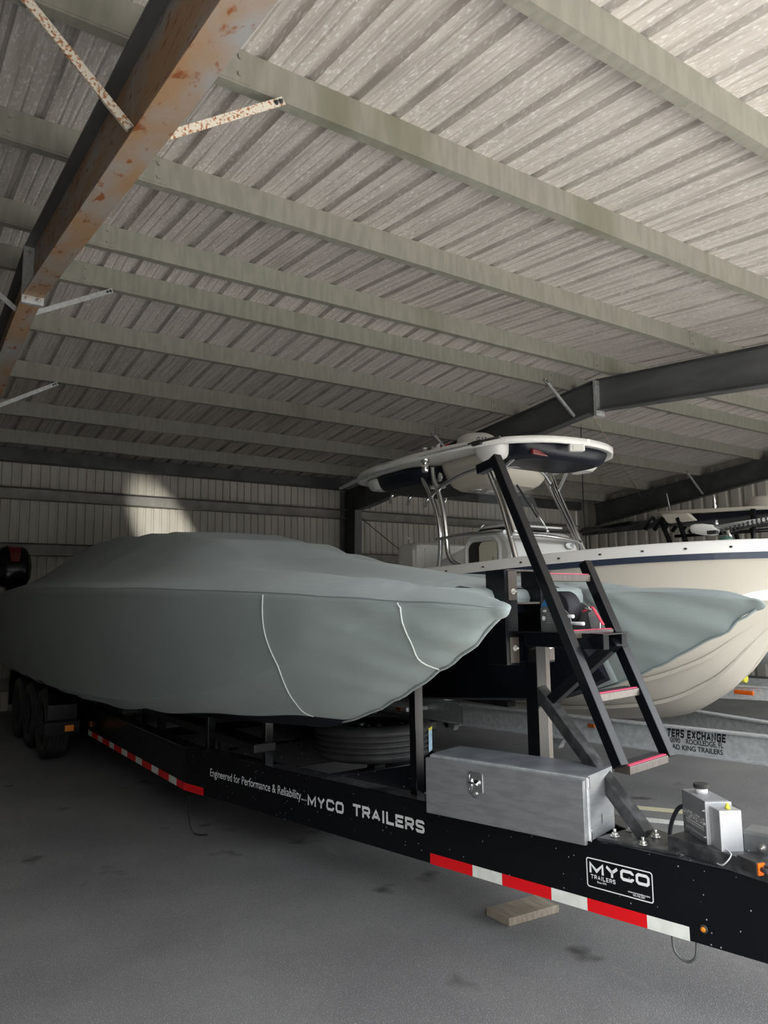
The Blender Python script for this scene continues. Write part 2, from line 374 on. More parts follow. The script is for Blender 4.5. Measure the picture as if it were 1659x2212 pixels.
# girts on the back wall
for z, lab in ((3.42, 'upper horizontal girt on the back wall, crossing the patch of sunlight'), (2.5, 'middle horizontal girt on the back wall, behind the black outboard motor'), (.32, 'lowest horizontal girt on the back wall near the floor')):
    mb = MB().prism([(13.28, z), (13.28, z+.012), (13.46, z+.012), (13.46, z+.19), (13.28, z+.19), (13.28, z+.20), (13.47, z+.20), (13.47, z)], 'X', XL0+.1, XR0-.1)
    mb.build('wall_girt', 'girt_steel', label=lab, cat='beam', group='girts on the back wall')
for z, lab in ((3.35, 'upper dark girt on the right end wall'), (2.0, 'lower dark girt on the right end wall')):
    mb = MB().prism([(XR0-.17, z), (XR0-.02, z), (XR0-.02, z+.2), (XR0-.17, z+.2)], 'Y', .2, 13.2)
    mb.build('wall_girt', 'dark_steel', label=lab, cat='beam', group='girts on the end wall')
# rafters
def rafter(X, m, mf, label, dep_near, rusty=False):
    t = thing('roof_rafter', (X, YR, 4.1), label, 'beam', None)
    hw = .08
    def bot(Y):
        if Y <= YR: return rz(Y) - (.43 + dep_near*(YR-Y))
        return rz(Y) - (.43 + max(0, Y-8.4)*.022)
    ys = [YF+.05, 2.0, YR, 8.4, 12.6]
    mb = MB()
    for a, b in zip(ys, ys[1:]):
        mb.add([(X-.004, a, bot(a)), (X-.004, b, bot(b)), (X-.004, b, rz(b)), (X-.004, a, rz(a)), (X+.004, a, bot(a)), (X+.004, b, bot(b)), (X+.004, b, rz(b)), (X+.004, a, rz(a))],
               [(0, 1, 2, 3), (7, 6, 5, 4), (0, 4, 5, 1), (2, 6, 7, 3), (1, 5, 6, 2), (0, 3, 7, 4)])
    mb.build('web', m, t)
    for nm, fz, mm in (('top_flange', lambda y: rz(y)-.012, mf), ('bottom_flange', lambda y: bot(y)-.008, m)):
        mb = MB()
        for a, b in zip(ys, ys[1:]):
            mb.beam((X, a, fz(a)), (X, b, fz(b)), hw*2, .014)
        mb.build(nm, mm, t)
    # end plates at the ridge with bolts
    zb = bot(YR)
    mb = MB().box((X, YR-.012, (zb-.085+ZR)/2), (.17, .02, ZR-zb+.085)); mb.box((X, YR+.012, (zb-.085+ZR)/2), (.17, .02, ZR-zb+.085))
    pl = mb.build('splice_plate', 'galvanised' if True else m, t)
    for dx in (-.045, .045):
        for z in (zb-.045, ZR-.07): bolt('bolt', (X+dx, YR-.024, z), (0, -1, 0), .014, pl)
    for Y in ((3.6, 1.2) if rusty else (5.0,)):
        MB().box((X, Y, (rz(Y)+bot(Y))/2), (.012, .012, rz(Y)-bot(Y)-.02)).build('weld_seam', m, t)
    # flange braces up to purlins
    for Y, sides in ((3.45, (-1, 1)), (7.05, (-1, 1)), (9.6, (-1, 1))):
        if not rusty and Y == 3.45: continue
        for s in sides:
            a = V(X+s*.07, Y-.05, bot(Y)+.03); b = V(X+s*(.74 if s > 0 else .64), Y-.05, rz(Y)+(-.03 if s > 0 else .05))
            mb = MB(); d = (b-a).normalized(); nrm = d.cross(V(0, 1, 0))
            mb.beam(a, b, .045, .005, up=nrm); mb.beam(a+V(0, -.022, 0), b+V(0, -.022, 0), .005, .045, up=nrm)
            o = mb.build('flange_brace', 'rust_spotted' if (rusty and Y < 4) else 'galvanised', t)
            for k in (.93, .97): bolt('bolt', a.lerp(b, k)+V(0, -.026, 0), (0, -1, 0), .009, o, 'dark_steel')
    return t, bot
rafter(.94, 'rusty_steel', 'rafter_grey', 'rusty tapered roof rafter coming down from the top left corner', .03, True)
rafter(8.14, 'rafter_grey', 'dark_steel', 'dark grey roof rafter behind the white boat hardtop', .01)
t_, _ = rafter(15.2, 'dark_steel', 'dark_steel', 'dark end rafter along the top of the right end wall', .0)
t_, _ = rafter(-6.1, 'dark_steel', 'dark_steel', 'roof rafter against the left wall', .0)
# columns
def column(X, label):
    t = thing('steel_column', (X, 13.2, 0), label, 'column')
    mb = MB(); zb = rz(12.6)-.52
    mb.add([(X-.004, 13.0, 0), (X-.004, 13.42, 0), (X-.004, 13.42, 4.02), (X-.004, 12.6, rz(12.6)), (X-.004, 12.6, zb), (X-.004, 12.88, zb-.02),
            (X+.004, 13.0, 0), (X+.004, 13.42, 0), (X+.004, 13.42, 4.02), (X+.004, 12.6, rz(12.6)), (X+.004, 12.6, zb), (X+.004, 12.88, zb-.02)],
           [(0, 1, 2, 3, 4, 5), (11, 10, 9, 8, 7, 6), (0, 6, 7, 1), (1, 7, 8, 2), (2, 8, 9, 3), (3, 9, 10, 4), (4, 10, 11, 5), (5, 11, 6, 0)])
    mb.build('web', 'dark_steel', t)
    MB().beam((X, 13.0, 0), (X, 12.88, zb-.02), .17, .012, up=(0, 1, 0)).build('inner_flange', 'rafter_grey', t)
    MB().beam((X, 13.43, 0), (X, 13.43, 4.02), .17, .012, up=(0, 1, 0)).build('outer_flange', 'rafter_grey', t)
    MB().beam((X, 12.4, zb+.02), (X, 12.92, zb-.02), .17, .012).build('haunch_flange', 'dark_steel', t)
    MB().box((X, 13.2, .01), (.3, .6, .02)).build('base_plate', 'dark_steel', t)
column(8.14, 'dark steel column at the back wall between the covered boat and the white boat')
column(.94, 'steel column at the back wall hidden behind the covered boat')
# rod bracing
ra = ony(763, 1105, 13.16); rb = ony(860, 1185, 13.16); rd_ = rb-ra; rb = ra+rd_*(ra.z/(-rd_.z))
for a, b, lab in ((tuple(ra-rd_*.06), tuple(rb), 'thin dark bracing rod sloping down behind the white boat'),
                  ((8.15, 6.9, 4.5), (15.2, 11.2, 4.1), 'thin rusty bracing rod crossing under the far right roof'),):
    MB().tube([a, b], .009, 6).build('bracing_rod', 'dark_steel' if b[2] < 1 else 'rusty_steel', label=lab, cat='rod')
for a, lab in (((9.62, 8.2), 'dark cord hanging from the roof above the white hardtop'), ((9.3, 9.6), 'dark cord hanging from the roof behind the white hardtop')):
    MB().tube([(a[0], a[1], rz(a[1])+.05), (a[0]-.03, a[1], 3.1), (a[0], a[1], 2.4)], .007, 6).build('dangling_line', 'strap_black', label=lab, cat='cord')

# ---------------------------------------------------------------- black boat trailer
def dusty(m, col, lo=.7, amt=.8):
    """dust that has settled on upward faces"""
    nt = M[m].node_tree; N = nt.nodes; L = nt.links; p = N['Principled BSDF']
    ge = N.new('ShaderNodeNewGeometry'); sx = N.new('ShaderNodeSeparateXYZ'); L.new(ge.outputs['True Normal'], sx.inputs[0])
    mr = N.new('ShaderNodeMapRange'); mr.inputs['From Min'].default_value = lo; mr.inputs['From Max'].default_value = 1; mr.inputs['To Max'].default_value = amt; L.new(sx.outputs[2], mr.inputs[0])
    tc = N.new('ShaderNodeTexCoord'); n = N.new('ShaderNodeTexNoise'); n.inputs['Scale'].default_value = 7; n.inputs['Detail'].default_value = 8; L.new(tc.outputs['Object'], n.inputs[0])
    m2 = N.new('ShaderNodeMapRange'); m2.inputs['From Min'].default_value = .3; m2.inputs['From Max'].default_value = .65; L.new(n.outputs[0], m2.inputs[0])
    mu = N.new('ShaderNodeMath'); mu.operation = 'MULTIPLY'; L.new(mr.outputs[0], mu.inputs[0]); L.new(m2.outputs[0], mu.inputs[1])
    mx = N.new('ShaderNodeMix'); mx.data_type = 'RGBA'; L.new(mu.outputs[0], mx.inputs[0]); mx.inputs[7].default_value = (*col, 1)
    bc = p.inputs['Base Color']
    if bc.links: L.new(bc.links[0].from_socket, mx.inputs[6])
    else: mx.inputs[6].default_value = bc.default_value
    L.new(mx.outputs[2], bc)
mat('rail_paint', (.0035, .004, .0055), .25, 0); dusty('rail_paint', (.085, .085, .09))
addlayer(M['rail_paint'], (.35, .36, .38), 26, (1, 1, 1), .085, .075, voronoi=True)
CX = 2.78; RAIL = 1.925; KY = 5.45; ZB = .29; ZT = .59
td = V(.2079, -.9782, 0)                                  # along the near tongue rail towards the coupler
tn = V(-.9782, -.2079, 0)                                 # out of its face
K0 = V(RAIL, KY, 0)
def tong(Y, z, out=0): s = (KY-Y)/.9782; return K0 + td*s + tn*out + V(0, 0, z)
trl = thing('boat_trailer', (CX, 6.4, 0), 'long black boat trailer with red and white reflective tape and white lettering', 'trailer')
for s, nm in ((1, ''), (-1, '')):
    X0 = RAIL if s == 1 else 2*CX-RAIL; a = V(X0 + s*.06, KY, (ZB+ZT)/2)
    mb = MB(); mb.box((X0+s*.06, (KY+12.0)/2, (ZB+ZT)/2), (.12, 12.0-KY, ZT-ZB)); mb.build('side_rail', 'rail_paint', trl, bevel=.008)
    n = V(X0, KY, 0); ln = 4.8 if s == 1 else 3.75; e = V(X0 + s*.2079*ln, KY-.9782*ln, 0); off = V(s*.9782*.12, .2079*.12, 0)
    mb = MB(); mb.prism([(n.x, n.y), (e.x, e.y), (e.x+off.x, e.y+off.y), (n.x+s*.12, n.y+.012)], 'Z', ZB, ZT)
    mb.build('tongue_rail', 'rail_paint', trl, bevel=.006)
for Y, z in ((6.6, .42), (8.0, .42), (9.4, .42), (10.6, .42), (11.9, .44)):
    MB().box((CX, Y, z), (2*(CX-RAIL)-.22, .1, .16)).build('crossmember', 'rail_paint', trl, bevel=.005)
for Y in (5.5, 4.25, 2.75):
    hw = CX - tong(Y, 0).x - .11
    MB().box((CX, Y, .43), (2*hw, .1, .2)).build('crossmember', 'rail_paint', trl, bevel=.005)
# reflective tape
yb = [3.161, 2.899, 2.730, 2.472, 2.300, 2.041, 1.874]
for i in range(6):
    a = tong(yb[i], ZB+.027, .0012); b = tong(yb[i+1], ZB+.027, .0012)
    MB().beam(a, b, .0018, .052).build('red_tape' if i % 2 == 0 else 'white_tape', 'tape_red' if i % 2 == 0 else 'tape_white', trl)
ys = [5.45, 5.609, 5.785, 6.042, 6.219, 6.483, 6.667, 6.927, 7.111, 7.369, 7.545, 7.809, 7.983, 8.241, 8.41]
for i in range(len(ys)-1):
    MB().beam((RAIL-.0012, ys[i], ZB+.027), (RAIL-.0012, ys[i+1], ZB+.027), .0018, .052).build('red_tape' if i % 2 == 0 else 'white_tape', 'tape_red' if i % 2 == 0 else 'tape_white', trl)
MB().beam(tong(5.2, ZB+.027, .0012), tong(5.45, ZB+.027, .0012), .0018, .052).build('red_tape', 'tape_red', trl)
# lettering on the rail
def rail_text(txt, Y0, Y1, z, h, bold=0, par=trl, **k):
    o = tong(Y0, z, .002); wd = (tong(Y1, 0)-tong(Y0, 0)).length
    return lettering(txt, o, td, (0, 0, 1), wd, h, 'letter_white', par, bold, **k)
rail_text('Engineered for Performance & Reliability....', 5.12, 4.11, .437, .052, .006)
for txt, Ya, Yb, z in (('MYCO', 4.10, 3.79, .418), ('TRAILERS', 3.715, 3.195, .428)):
    block_letters(txt, tong(Ya, z, .002), td, (0, 0, 1), (tong(Yb, 0)-tong(Ya, 0)).length, .064, 'letter_white', trl, .24, .22, .95)
st = MB()                                                  # logo plate outline
def P(u, z): return tong(2.297 - u*(2.297-2.008), z, .002)
def rr(x0, x1, z0, z1, r, n=6):
    out = []
    for cx, cz, a0 in ((x1-r, z1-r, 0), (x0+r, z1-r, 90), (x0+r, z0+r, 180), (x1-r, z0+r, 270)):
        for k in range(n+1):
            a = math.radians(a0+90*k/n); out.append((cx+r*math.cos(a), cz+r*math.sin(a)))
    return out
LW = (tong(2.008, 0)-tong(2.297, 0)).length
def P2(u, z, o=.002): return tong(2.297, z, o) + td*u
ou = rr(0, LW, .392, .513, .012); inn = rr(.005, LW-.005, .397, .508, .008)
st.loft([[P2(*q) for q in ou], [P2(*q) for q in inn]], True, smooth=False)
logo = st.build('logo_outline', 'letter_white', trl)
def lt(txt, u, z, wd, h, bold=0, m='letter_white'): lettering(txt, P2(u, z), td, (0, 0, 1), wd, h, m, logo, bold)
block_letters('MYCO', P2(.014, .452), td, (0, 0, 1), .268, .046, 'letter_white', logo, .27, .16, 1.25); block_letters('TRAILERS', P2(.02, .429), td, (0, 0, 1), .112, .017, 'letter_white', logo, .2, .36, .8)
lt('Since 1974', .048, .416, .042, .008, .02)
lt('www.mycotrailers.com', .185, .412, .095, .008, .02); lt('941-748-2397', .207, .402, .052, .008, .02)
# small round amber marker on the tongue rail
q = V(0, 0, 1).rotation_difference(tn).to_matrix()
mk = MB().lathe([(.016, 0), (.016, .006), (.011, .009)], tong(1.818, .352, .001), 20, mtx=q).build('marker_light', 'rubber', trl)
MB().lathe([(.010, .009), (.009, .013), (.004, .015)], tong(1.818, .352, .001), 16, mtx=q).build('lens', 'amber', mk)
# sticker on top of the rail, worn
MB().beam(tong(2.02, ZT+.001, -.075), tong(1.86, ZT+.001, -.075), .05, .0012).build('label_sticker', 'sticker_white', trl)
# post stands under the hull
for p, zt in (((2.47, 3.34), 1.3), ((2.16, 4.55), .93), ((2.06, 5.3), .93), ((2.02, 6.8), .8), ((3.1, 4.75), .93), ((3.5, 5.5), .93), ((3.5, 8.0), .80), ((2.06, 8.5), .80)):
    zb = .44 if p[0] > 2.9 else ZT-.02
    MB().box((p[0], p[1], (zb+zt)/2), (.055, .055, zt-zb)).build('support_post', 'black_rough' if p[0] > 2.47 else 'black_paint', trl, bevel=.003)
for s in (-1, 1):
    MB().box((CX+s*.66, 8.1, .70), (.16, 7.2, .06)).build('bunk', 'black_rough', trl, bevel=.01)
    for Y in (5.2, 6.6, 8.0, 9.4, 10.6, 11.6):
        MB().box((CX+s*.66, Y, .58), (.06, .06, .2)).build('bunk_bracket', 'black_rough', trl)
# wheels
def wheel(cx, cy, cz, r, wd, axis, parent, name='wheel', mt='rubber', tilt=None):
    """tyre with tread grooves plus a six-spoke rim"""
    def tp(mb, prof, n=48, m_=None): mb.lathe(prof, (cx, cy, cz), n, axis=axis)
    h = wd/2; ri = r*.60
    prof = [(ri, -h*.80), (ri+.02, -h*.95), (r*.82, -h), (r*.95, -h*.93), (r*.985, -h*.80)]
    g = 5
    for i in range(g):
        a = -h*.78 + i*(h*1.56)/g; b = a + (h*1.56)/g
        prof += [(r, a+.006), (r, b-.006)]
        if i < g-1: prof += [(r-.010, b-.005), (r-.010, b+.005)]
    prof += [(r*.985, h*.80), (r*.95, h*.93), (r*.82, h), (ri+.02, h*.95), (ri, h*.80)]
    mb = MB(); tp(mb, prof); mb.f = mb.f[:-2]; mb.sm = mb.sm[:-2]
    # close inside
    mb2 = MB(); tp(mb2, [(ri, h*.8), (ri, -h*.8)]); mb2.f = mb2.f[:-2]; mb2.sm = mb2.sm[:-2]; mb.add(mb2.v, mb2.f, True)
    ty = mb.build('tyre', mt, parent)
    rm = MB(); rm.lathe([(ri, h*.88), (ri-.012, h*.90), (ri-.03, h*.55), (ri-.04, h*.2), (ri-.04, -h*.5)], (cx, cy, cz), 40, axis=axis); rm.f = rm.f[:-2]; rm.sm = rm.sm[:-2]
    rm.lathe([(.075, h*.25), (.075, h*.50), (.05, h*.56)], (cx, cy, cz), 24, axis=axis)
    rot = {'Z': Matrix.Identity(3), 'X': Matrix(((0, 0, 1), (1, 0, 0), (0, 1, 0)))}[axis]
    for k in range(6):
        for dd in (-.14, .14):
            a = k*math.pi/3+dd*.3; b = k*math.pi/3+dd
            p0 = V(math.cos(a)*.06, math.sin(a)*.06, h*.38); p1 = V(math.cos(b)*(ri-.02), math.sin(b)*(ri-.02), h*.62)
            x = rot @ p0; y = rot @ p1; rm.beam(V(cx, cy, cz)+x, V(cx, cy, cz)+y, .022, .03, up=rot @ V(0, 0, 1))
    rm.build('rim', 'black_paint', parent)
for X, s in ((1.665, -1), (3.895, 1)):
    for Y in (8.95, 9.8, 10.65):
        wh = bpy.data.objects.new('wheel', None); C.objects.link(wh); wh.location = (X, Y, .375); wh.parent = trl; wh.matrix_parent_inverse = Matrix.Translation(-trl.location)
        e = bpy.data.objects.new('x', None)
        def bw():
            k0 = set(C.objects); wheel(0, 0, 0, .375, .24, 'X', wh)
            for o in set(C.objects)-k0: o.matrix_parent_inverse = Matrix.Identity(4)
        bw()
    # fender with step plates
    mb = MB(); arc = []
    for (y, z) in ((8.42, .36), (8.42, .62), (8.55, .84), (11.05, .84), (11.18, .62), (11.18, .36)): arc.append((y, z))
    inn = [(y+(.012 if y < 9 else -.012), z-(.012 if z > .8 else 0)) for y, z in arc]
    mb.prism(arc+inn[::-1], 'X', X-.14, X+.14); mb.build('fender', 'black_paint', trl)
    MB().box((X+.02*s, 8.36, .40), (.34, .12, .13)).build('fender_step', 'black_paint', trl, bevel=.004)
p = ony(150, 1573, 8.29)
am = MB().box((p.x, 8.293, p.z), (.088, .014, .062)).build('amber_light', 'amber', trl, bevel=.006, label='rectangular amber clearance light')
MB().box((RAIL-.012, 8.27, .42), (.02, .09, .055)).build('amber_light', 'dim_amber', trl, bevel=.004)
MB().box((1.54, 9.8, .375), (.02, .02, .05)).build('hub_cap', 'chrome', trl)
# wire loop hanging below the tape
a = onz(1462, 2020, ZB); 
MB().tube(curve([tong(1.955, ZB+.01, -.03), tong(1.945, ZB-.06, -.02), tong(1.90, ZB-.088, -.02), tong(1.865, ZB-.06, -.02), tong(1.86, ZB+.01, -.03)], 8), .0055, 8).build('wire_loop', 'winch_grey', trl)
# strap dangling from the rail kink
kp = tong(5.36, ZB-.02, .02)
pts = curve([kp, kp+V(.005, 0, -.13), kp+V(.02, -.02, -.23), kp+V(.05, -.06, -.262), kp+V(.11, -.09, -.266)], 8)
mb = MB(); mb.loft([[p+V(0, .0, 0)+V(-.002, -.014, 0), p+V(.002, .014, 0)] for p in pts], False)
mb.build('hanging_strap', 'strap_black', label='black strap hanging from the trailer rail to the ground', cat='strap', solid=.003)
# foot plate of the stand brace is on the coupler plate
cp = thing('coupler_plate', (2.78, 1.75, ZT), 'flat black plate bolted across the trailer tongue under the brace foot', 'plate')
mb = MB().prism([(2.60, 2.24), (2.92, 2.24), (2.86, 1.92), (2.70, 1.92)], 'Z', ZT+.001, ZT+.014); mb.build('plate', 'black_dusty', cp, bevel=.003)
for x, y in ((2.672, 2.20), (2.675, 2.06), (2.80, 2.09), (2.79, 2.21)): bolt('bolt', (x, y, ZT+.015), (0, 0, 1), .013, cp)
MB().beam((2.79, 1.98, ZT+.03), (2.77, 1.30, ZT+.02), .12, .06).build('jack_tube', 'black_dusty', cp, bevel=.004)

# ---------------------------------------------------------------- spare wheel
sp = thing('spare_wheel', (2.84, 4.33, .6), 'black spare wheel lying flat on the trailer tongue under the covered bow', 'wheel')
k0 = set(C.objects); wheel(2.84, 4.33, .715, .395, .22, 'Z', sp)
aa = math.atan2(-.62, .78)
mb = MB(); rings = []
for k in range(7):
    a = math.radians(-58+k*2.6); rings.append([V(2.84+.398*math.cos(a), 4.33+.398*math.sin(a), z) for z in (.64, .79)])
mb.loft(rings, False); lb = mb.build('paper_label', 'sticker_blue', sp)
mb = MB(); mb.loft([[p+V(.001, -.001, .0) for p in (V(r[0].x, r[0].y, .775), V(r[1].x, r[1].y, .792))] for r in rings], False); mb.build('label_stripe', 'yellow_tape', sp)
MB().box((2.84, 4.3, .545), (.09, .09, .12)).build('spare_pedestal', 'black_paint', trl, bevel=.004)

# ---------------------------------------------------------------- aluminium tool box
fl = onz(923, 1752, .595); fr = onz(1268, 1824, .595); br = onz(1335, 1790, .595)
ux = (fr-fl).normalized(); uy = V(-ux.y, ux.x, 0);
if uy.dot(br-fr) < 0: uy = -uy
BW = (fr-fl).length; BD = max(.24, (br-fr).dot(uy)); BH = .268
tb = thing('tool_box', (fl+ux*BW/2+uy*BD/2), 'brushed aluminium tool box with a paddle latch, standing on the trailer tongue', 'box')
def bx(u0, u1, v0, v1, z0, z1, m, name, par=tb, bev=.003):
    mb = MB(); P_ = lambda u, v: fl+ux*u+uy*v
    poly = [(P_(a, b).x, P_(a, b).y) for a, b in ((u0, v0), (u1, v0), (u1, v1), (u0, v1))]
    mb.prism(poly, 'Z', z0, z1); return mb.build(name, m, par, bevel=bev)
zb = .595
bx(.02, BW+.0, .045, BD, zb+.002, zb+BH, 'brushed_aluminium', 'body')
bx(.005, BW-.0, .038, BD, zb+BH-.004, zb+BH+.001, 'aluminium_top', 'top_sheet', bev=.0015)
bx(.0, BW, .028, .044, zb+.004, zb+BH-.004, 'galvanised', 'frame')
door = bx(-.006, BW-.006, 0, .022, zb-.008, zb+BH-.014, 'brushed_aluminium', 'door')
bx(BW-.001, BW+.006, .033, .045, zb+BH-.05, zb+BH-.004, 'chrome', 'hinge'); bx(BW-.001, BW+.006, .033, .045, zb+.0, zb+.05, 'chrome', 'hinge')
# latch: pentagon plate with a T handle and a lock
def BP(u, z, o=0): return V(fl.x, fl.y, 0) + ux*u - uy*o + V(0, 0, z)
u0 = BW*.345; zc = zb+BH*.60
pent = [(-.04, .055), (-.034, .062), (.030, .062), (.038, .055), (.038, -.028), (.004, -.058), (-.006, -.058), (-.04, -.028)]
mb = MB(); mb.loft([[BP(u0+a, zc+b, .0005) for a, b in pent], [BP(u0+a, zc+b, .004) for a, b in pent], [BP(u0+a*.82, zc+b*.82, .004) for a, b in pent], [BP(u0+a*.78, zc+b*.78, .001) for a, b in pent]], True, True, smooth=False)
la = mb.build('latch_plate', 'chrome', door)
mb = MB(); mb.tube([BP(u0-.036, zc+.012, .010), BP(u0+.02, zc+.010, .016)], .006, 8); mb.tube([BP(u0+.012, zc+.004, .001), BP(u0+.012, zc+.022, .014)], .011, 12)
mb.tube([BP(u0-.022, zc+.03, .004), BP(u0-.022, zc-.025, .004)], .006, 8); mb.build('t_handle', 'polished_tube', la)
mb = MB(); mb.tube([BP(u0, zc-.037, .001), BP(u0, zc-.037, .009)], .008, 14); mb.build('lock', 'bolt_steel', la)
mb = MB(); mb.add([BP(BW+.003, zb+.05)+uy*.15, BP(BW+.003, zb+.052)+uy*.155, BP(BW+.003, zb+.09)+uy*.155, BP(BW+.003, zb+.09)+uy*.15], [(0, 1, 2, 3)]); mb.build('side_slot', 'strap_black', tb)

# ---------------------------------------------------------------- winch stand with boarding ladder
ws = thing('winch_stand', (2.8, 2.72, .53), 'black steel winch stand with bow stops on the tongue of the black trailer', 'stand')
def part(mb, n, m='black_paint', par=None, bevel=.003, **k): return mb.build(n, m, par or ws, bevel=bevel, **k)
part(MB().box((2.785, 2.735, .99), (.078, .08, .91)), "post"); part(MB().box((2.825, 2.70, .99), (.034, .012, .91)), 'post_face', 'brown_reflect')
for xc, n in ((2.68, 0), (2.935, 1)):
    mb = MB().box((xc-.045, 2.85, 1.53), (.016, .14, .48)); part(mb, 'bow_stop_side', 'black_paint')
    st_ = part(MB().box((xc, 2.80, 1.53), (.082, .03, .48)), 'bow_stop', 'black_paint')
    for zz in (1.66, 1.375):
        pl = part(MB().box((xc+.006, 2.783, zz+ (.03 if zz > 1.5 else -.01)), (.062, .006, .15 if zz > 1.5 else .13)), 'stop_plate', 'brown_reflect')
        bolt('bolt', (xc+.005, 2.779, zz), (0, -1, 0), .010, pl)
part(MB().box((2.81, 2.80, 1.768), (.32, .03, .010)), 'cross_bar', 'brown_reflect'); part(MB().box((2.81, 2.80, 1.60), (.18, .03, .012)), 'cross_bar', 'brown_reflect')
part(MB().box((2.81, 2.80, 1.31), (.18, .02, .012)), 'cross_bar')
pf = part(MB().beam((2.68, 2.69, 1.425), (2.68, 2.20, 1.425), .04, .07), 'platform_rail'); part(MB().beam((2.86, 2.76, 1.425), (2.88, 2.26, 1.425), .04, .07), 'platform_rail')
part(MB().prism([(2.66, 2.77), (2.88, 2.77), (2.90, 2.25), (2.66, 2.20)], 'Z', 1.452, 1.460), 'platform_plate')
part(MB().beam((2.78, 2.72, 1.17), (2.725, 2.08, .63), .06, .06), 'diagonal_brace', 'black_dusty'); part(MB().beam((2.78, 2.66, 1.10), (2.84, 2.27, 1.42), .06, .05), 'diagonal_brace')
# ladder
ld = thing('boarding_ladder', (2.78, 2.1, .9), 'black boarding ladder with pink grip strips leaning against the winch stand', 'ladder')
nb = V(2.558, 2.058, .93); nt_ = V(2.6, 2.79, 2.352); fb = V(2.938, 2.10, .915); ft = V(2.955, 2.535, 1.80)
def ld_pt(z, s): a, b = (nb, nt_) if s == 0 else (fb, ft); return a.lerp(b, (z-a.z)/(b.z-a.z))
up = V(0, 1, -.5)
part(MB().beam(nb, nt_, .05, .05, up=up), 'stringer', par=ld, bevel=.004); part(MB().beam(fb, ft, .05, .05, up=up), 'stringer', par=ld, bevel=.004)
part(MB().beam(nt_+V(0, -.028, -.028), nt_+V(0, .12, -.050), .05, .05), 'handle', par=ld, bevel=.004)
for z in (1.735, 1.472, 1.207, .93):
    a = ld_pt(z, 0); b = ld_pt(z, 1); a = a+V(.027, -.012, 0); b = b+V(-.027, -.012, 0)
    yd = V(0, .055, 0)
    tr = part(MB().prism([(a.x, a.y-.012), (b.x, b.y-.012), (b.x, b.y+.07), (a.x, a.y+.07)], 'Z', z-.034, z), 'tread', 'brown_reflect' if z > 1 else 'brown_reflect', par=ld)
    MB().prism([(a.x+.006, a.y-.006), (b.x-.006, b.y-.006), (b.x-.006, b.y+.012), (a.x+.006, a.y+.012)], 'Z', z+.0005, z+.004).build('grip_strip', 'pink_grip', tr)
    MB().prism([(a.x+.004, a.y+.016), (b.x-.004, b.y+.016), (b.x-.004, b.y+.066), (a.x+.004, a.y+.066)], 'Z', z+.0005, z+.003).build('grip_mat', 'rubber', tr)
# winch
wn = thing('hand_winch', (2.75, 2.45, 1.461), 'grey steel hand winch with a rolled strap on the winch stand platform', 'winch')
def plate(X, y0, y1, zt, name, hole=None, m='winch_grey'):
    z0 = 1.462; r = (zt-z0)*.75
    poly = [(y1, z0), (y1, zt-.01), (y1-.01, zt)]
    for k in range(9): a = math.radians(90+k*11.25); poly.append((y0+r+r*math.cos(a), zt-r+r*math.sin(a)))
    poly.append((y0, z0))
    return part(MB().prism(poly, 'X', X-.003, X+.003), name, m, wn, .001)
p1 = onx(1168, 1318, 2.70); p2 = onx(1236, 1362, 2.70)
f_ = plate(2.70, p2.y, p1.y, 1.582, 'side_frame'); g_ = plate(2.83, 2.38, 2.60, 1.60, 'side_frame')
mb = MB().lathe([(.085, -.045), (.085, .045), (.05, .045), (.05, .05)], (2.765, 2.53, 1.570), 32, axis='X'); part(mb, 'strap_roll', 'strap_black', wn, 0)
mb = MB().lathe([(.045, -.058), (.045, -.056)], (2.765, 2.53, 1.570), 24, axis='X'); part(mb, 'drum_face', 'letter_white', wn, 0)
part(MB().prism([(2.60, 1.582), (2.535, 1.582), (2.547, 1.60), (2.567, 1.625)], 'X', 2.695, 2.712), 'blue_strap', 'strap_blue', wn, 0)
for z, l in ((1.535, .10), (1.502, .16)): part(MB().tube([(2.705, 2.50, z), (2.70, 2.50-l, z)], .009, 10), 'shaft', 'galvanised', wn, 0)
part(MB().prism([(2.40, 1.462), (2.415, 1.55), (2.37, 1.565), (2.345, 1.51), (2.35, 1.462)], 'X', 2.82, 2.826), 'guard', 'galvanised', wn, .001)
sr = curve([(2.79, 2.42, 1.555), (2.79, 2.37, 1.578), (2.79, 2.345, 1.55), (2.79, 2.305, 1.495)], 6)
mb = MB(); mb.loft([[p+V(-.004, 0, 0), p+V(.012, 0, 0)] for p in sr], False); mb.build('red_strap', 'strap_red', wn, solid=.004)
part(MB().box((2.785, 2.39, 1.572), (.02, .04, .012)), 'hook', 'chrome', wn, .003)
for y, z in ((2.585, 1.57),): bolt('bolt', (2.696, y-.01, z-.01), (-1, 0, 0), .007, f_)
mb = MB().lathe([(.011, 0), (.011, .001)], (2.696, 2.585, 1.525), 20, axis='X'); part(mb, 'round_mark', 'letter_white', f_, 0)
for i, wdt in enumerate((.06, .075, .075, .07, .055)):
    MB().box((2.6963, 2.565-wdt/2, 1.548-.011*i), (.0006, wdt, .0025)).build('decal_line', 'galvanised', f_)

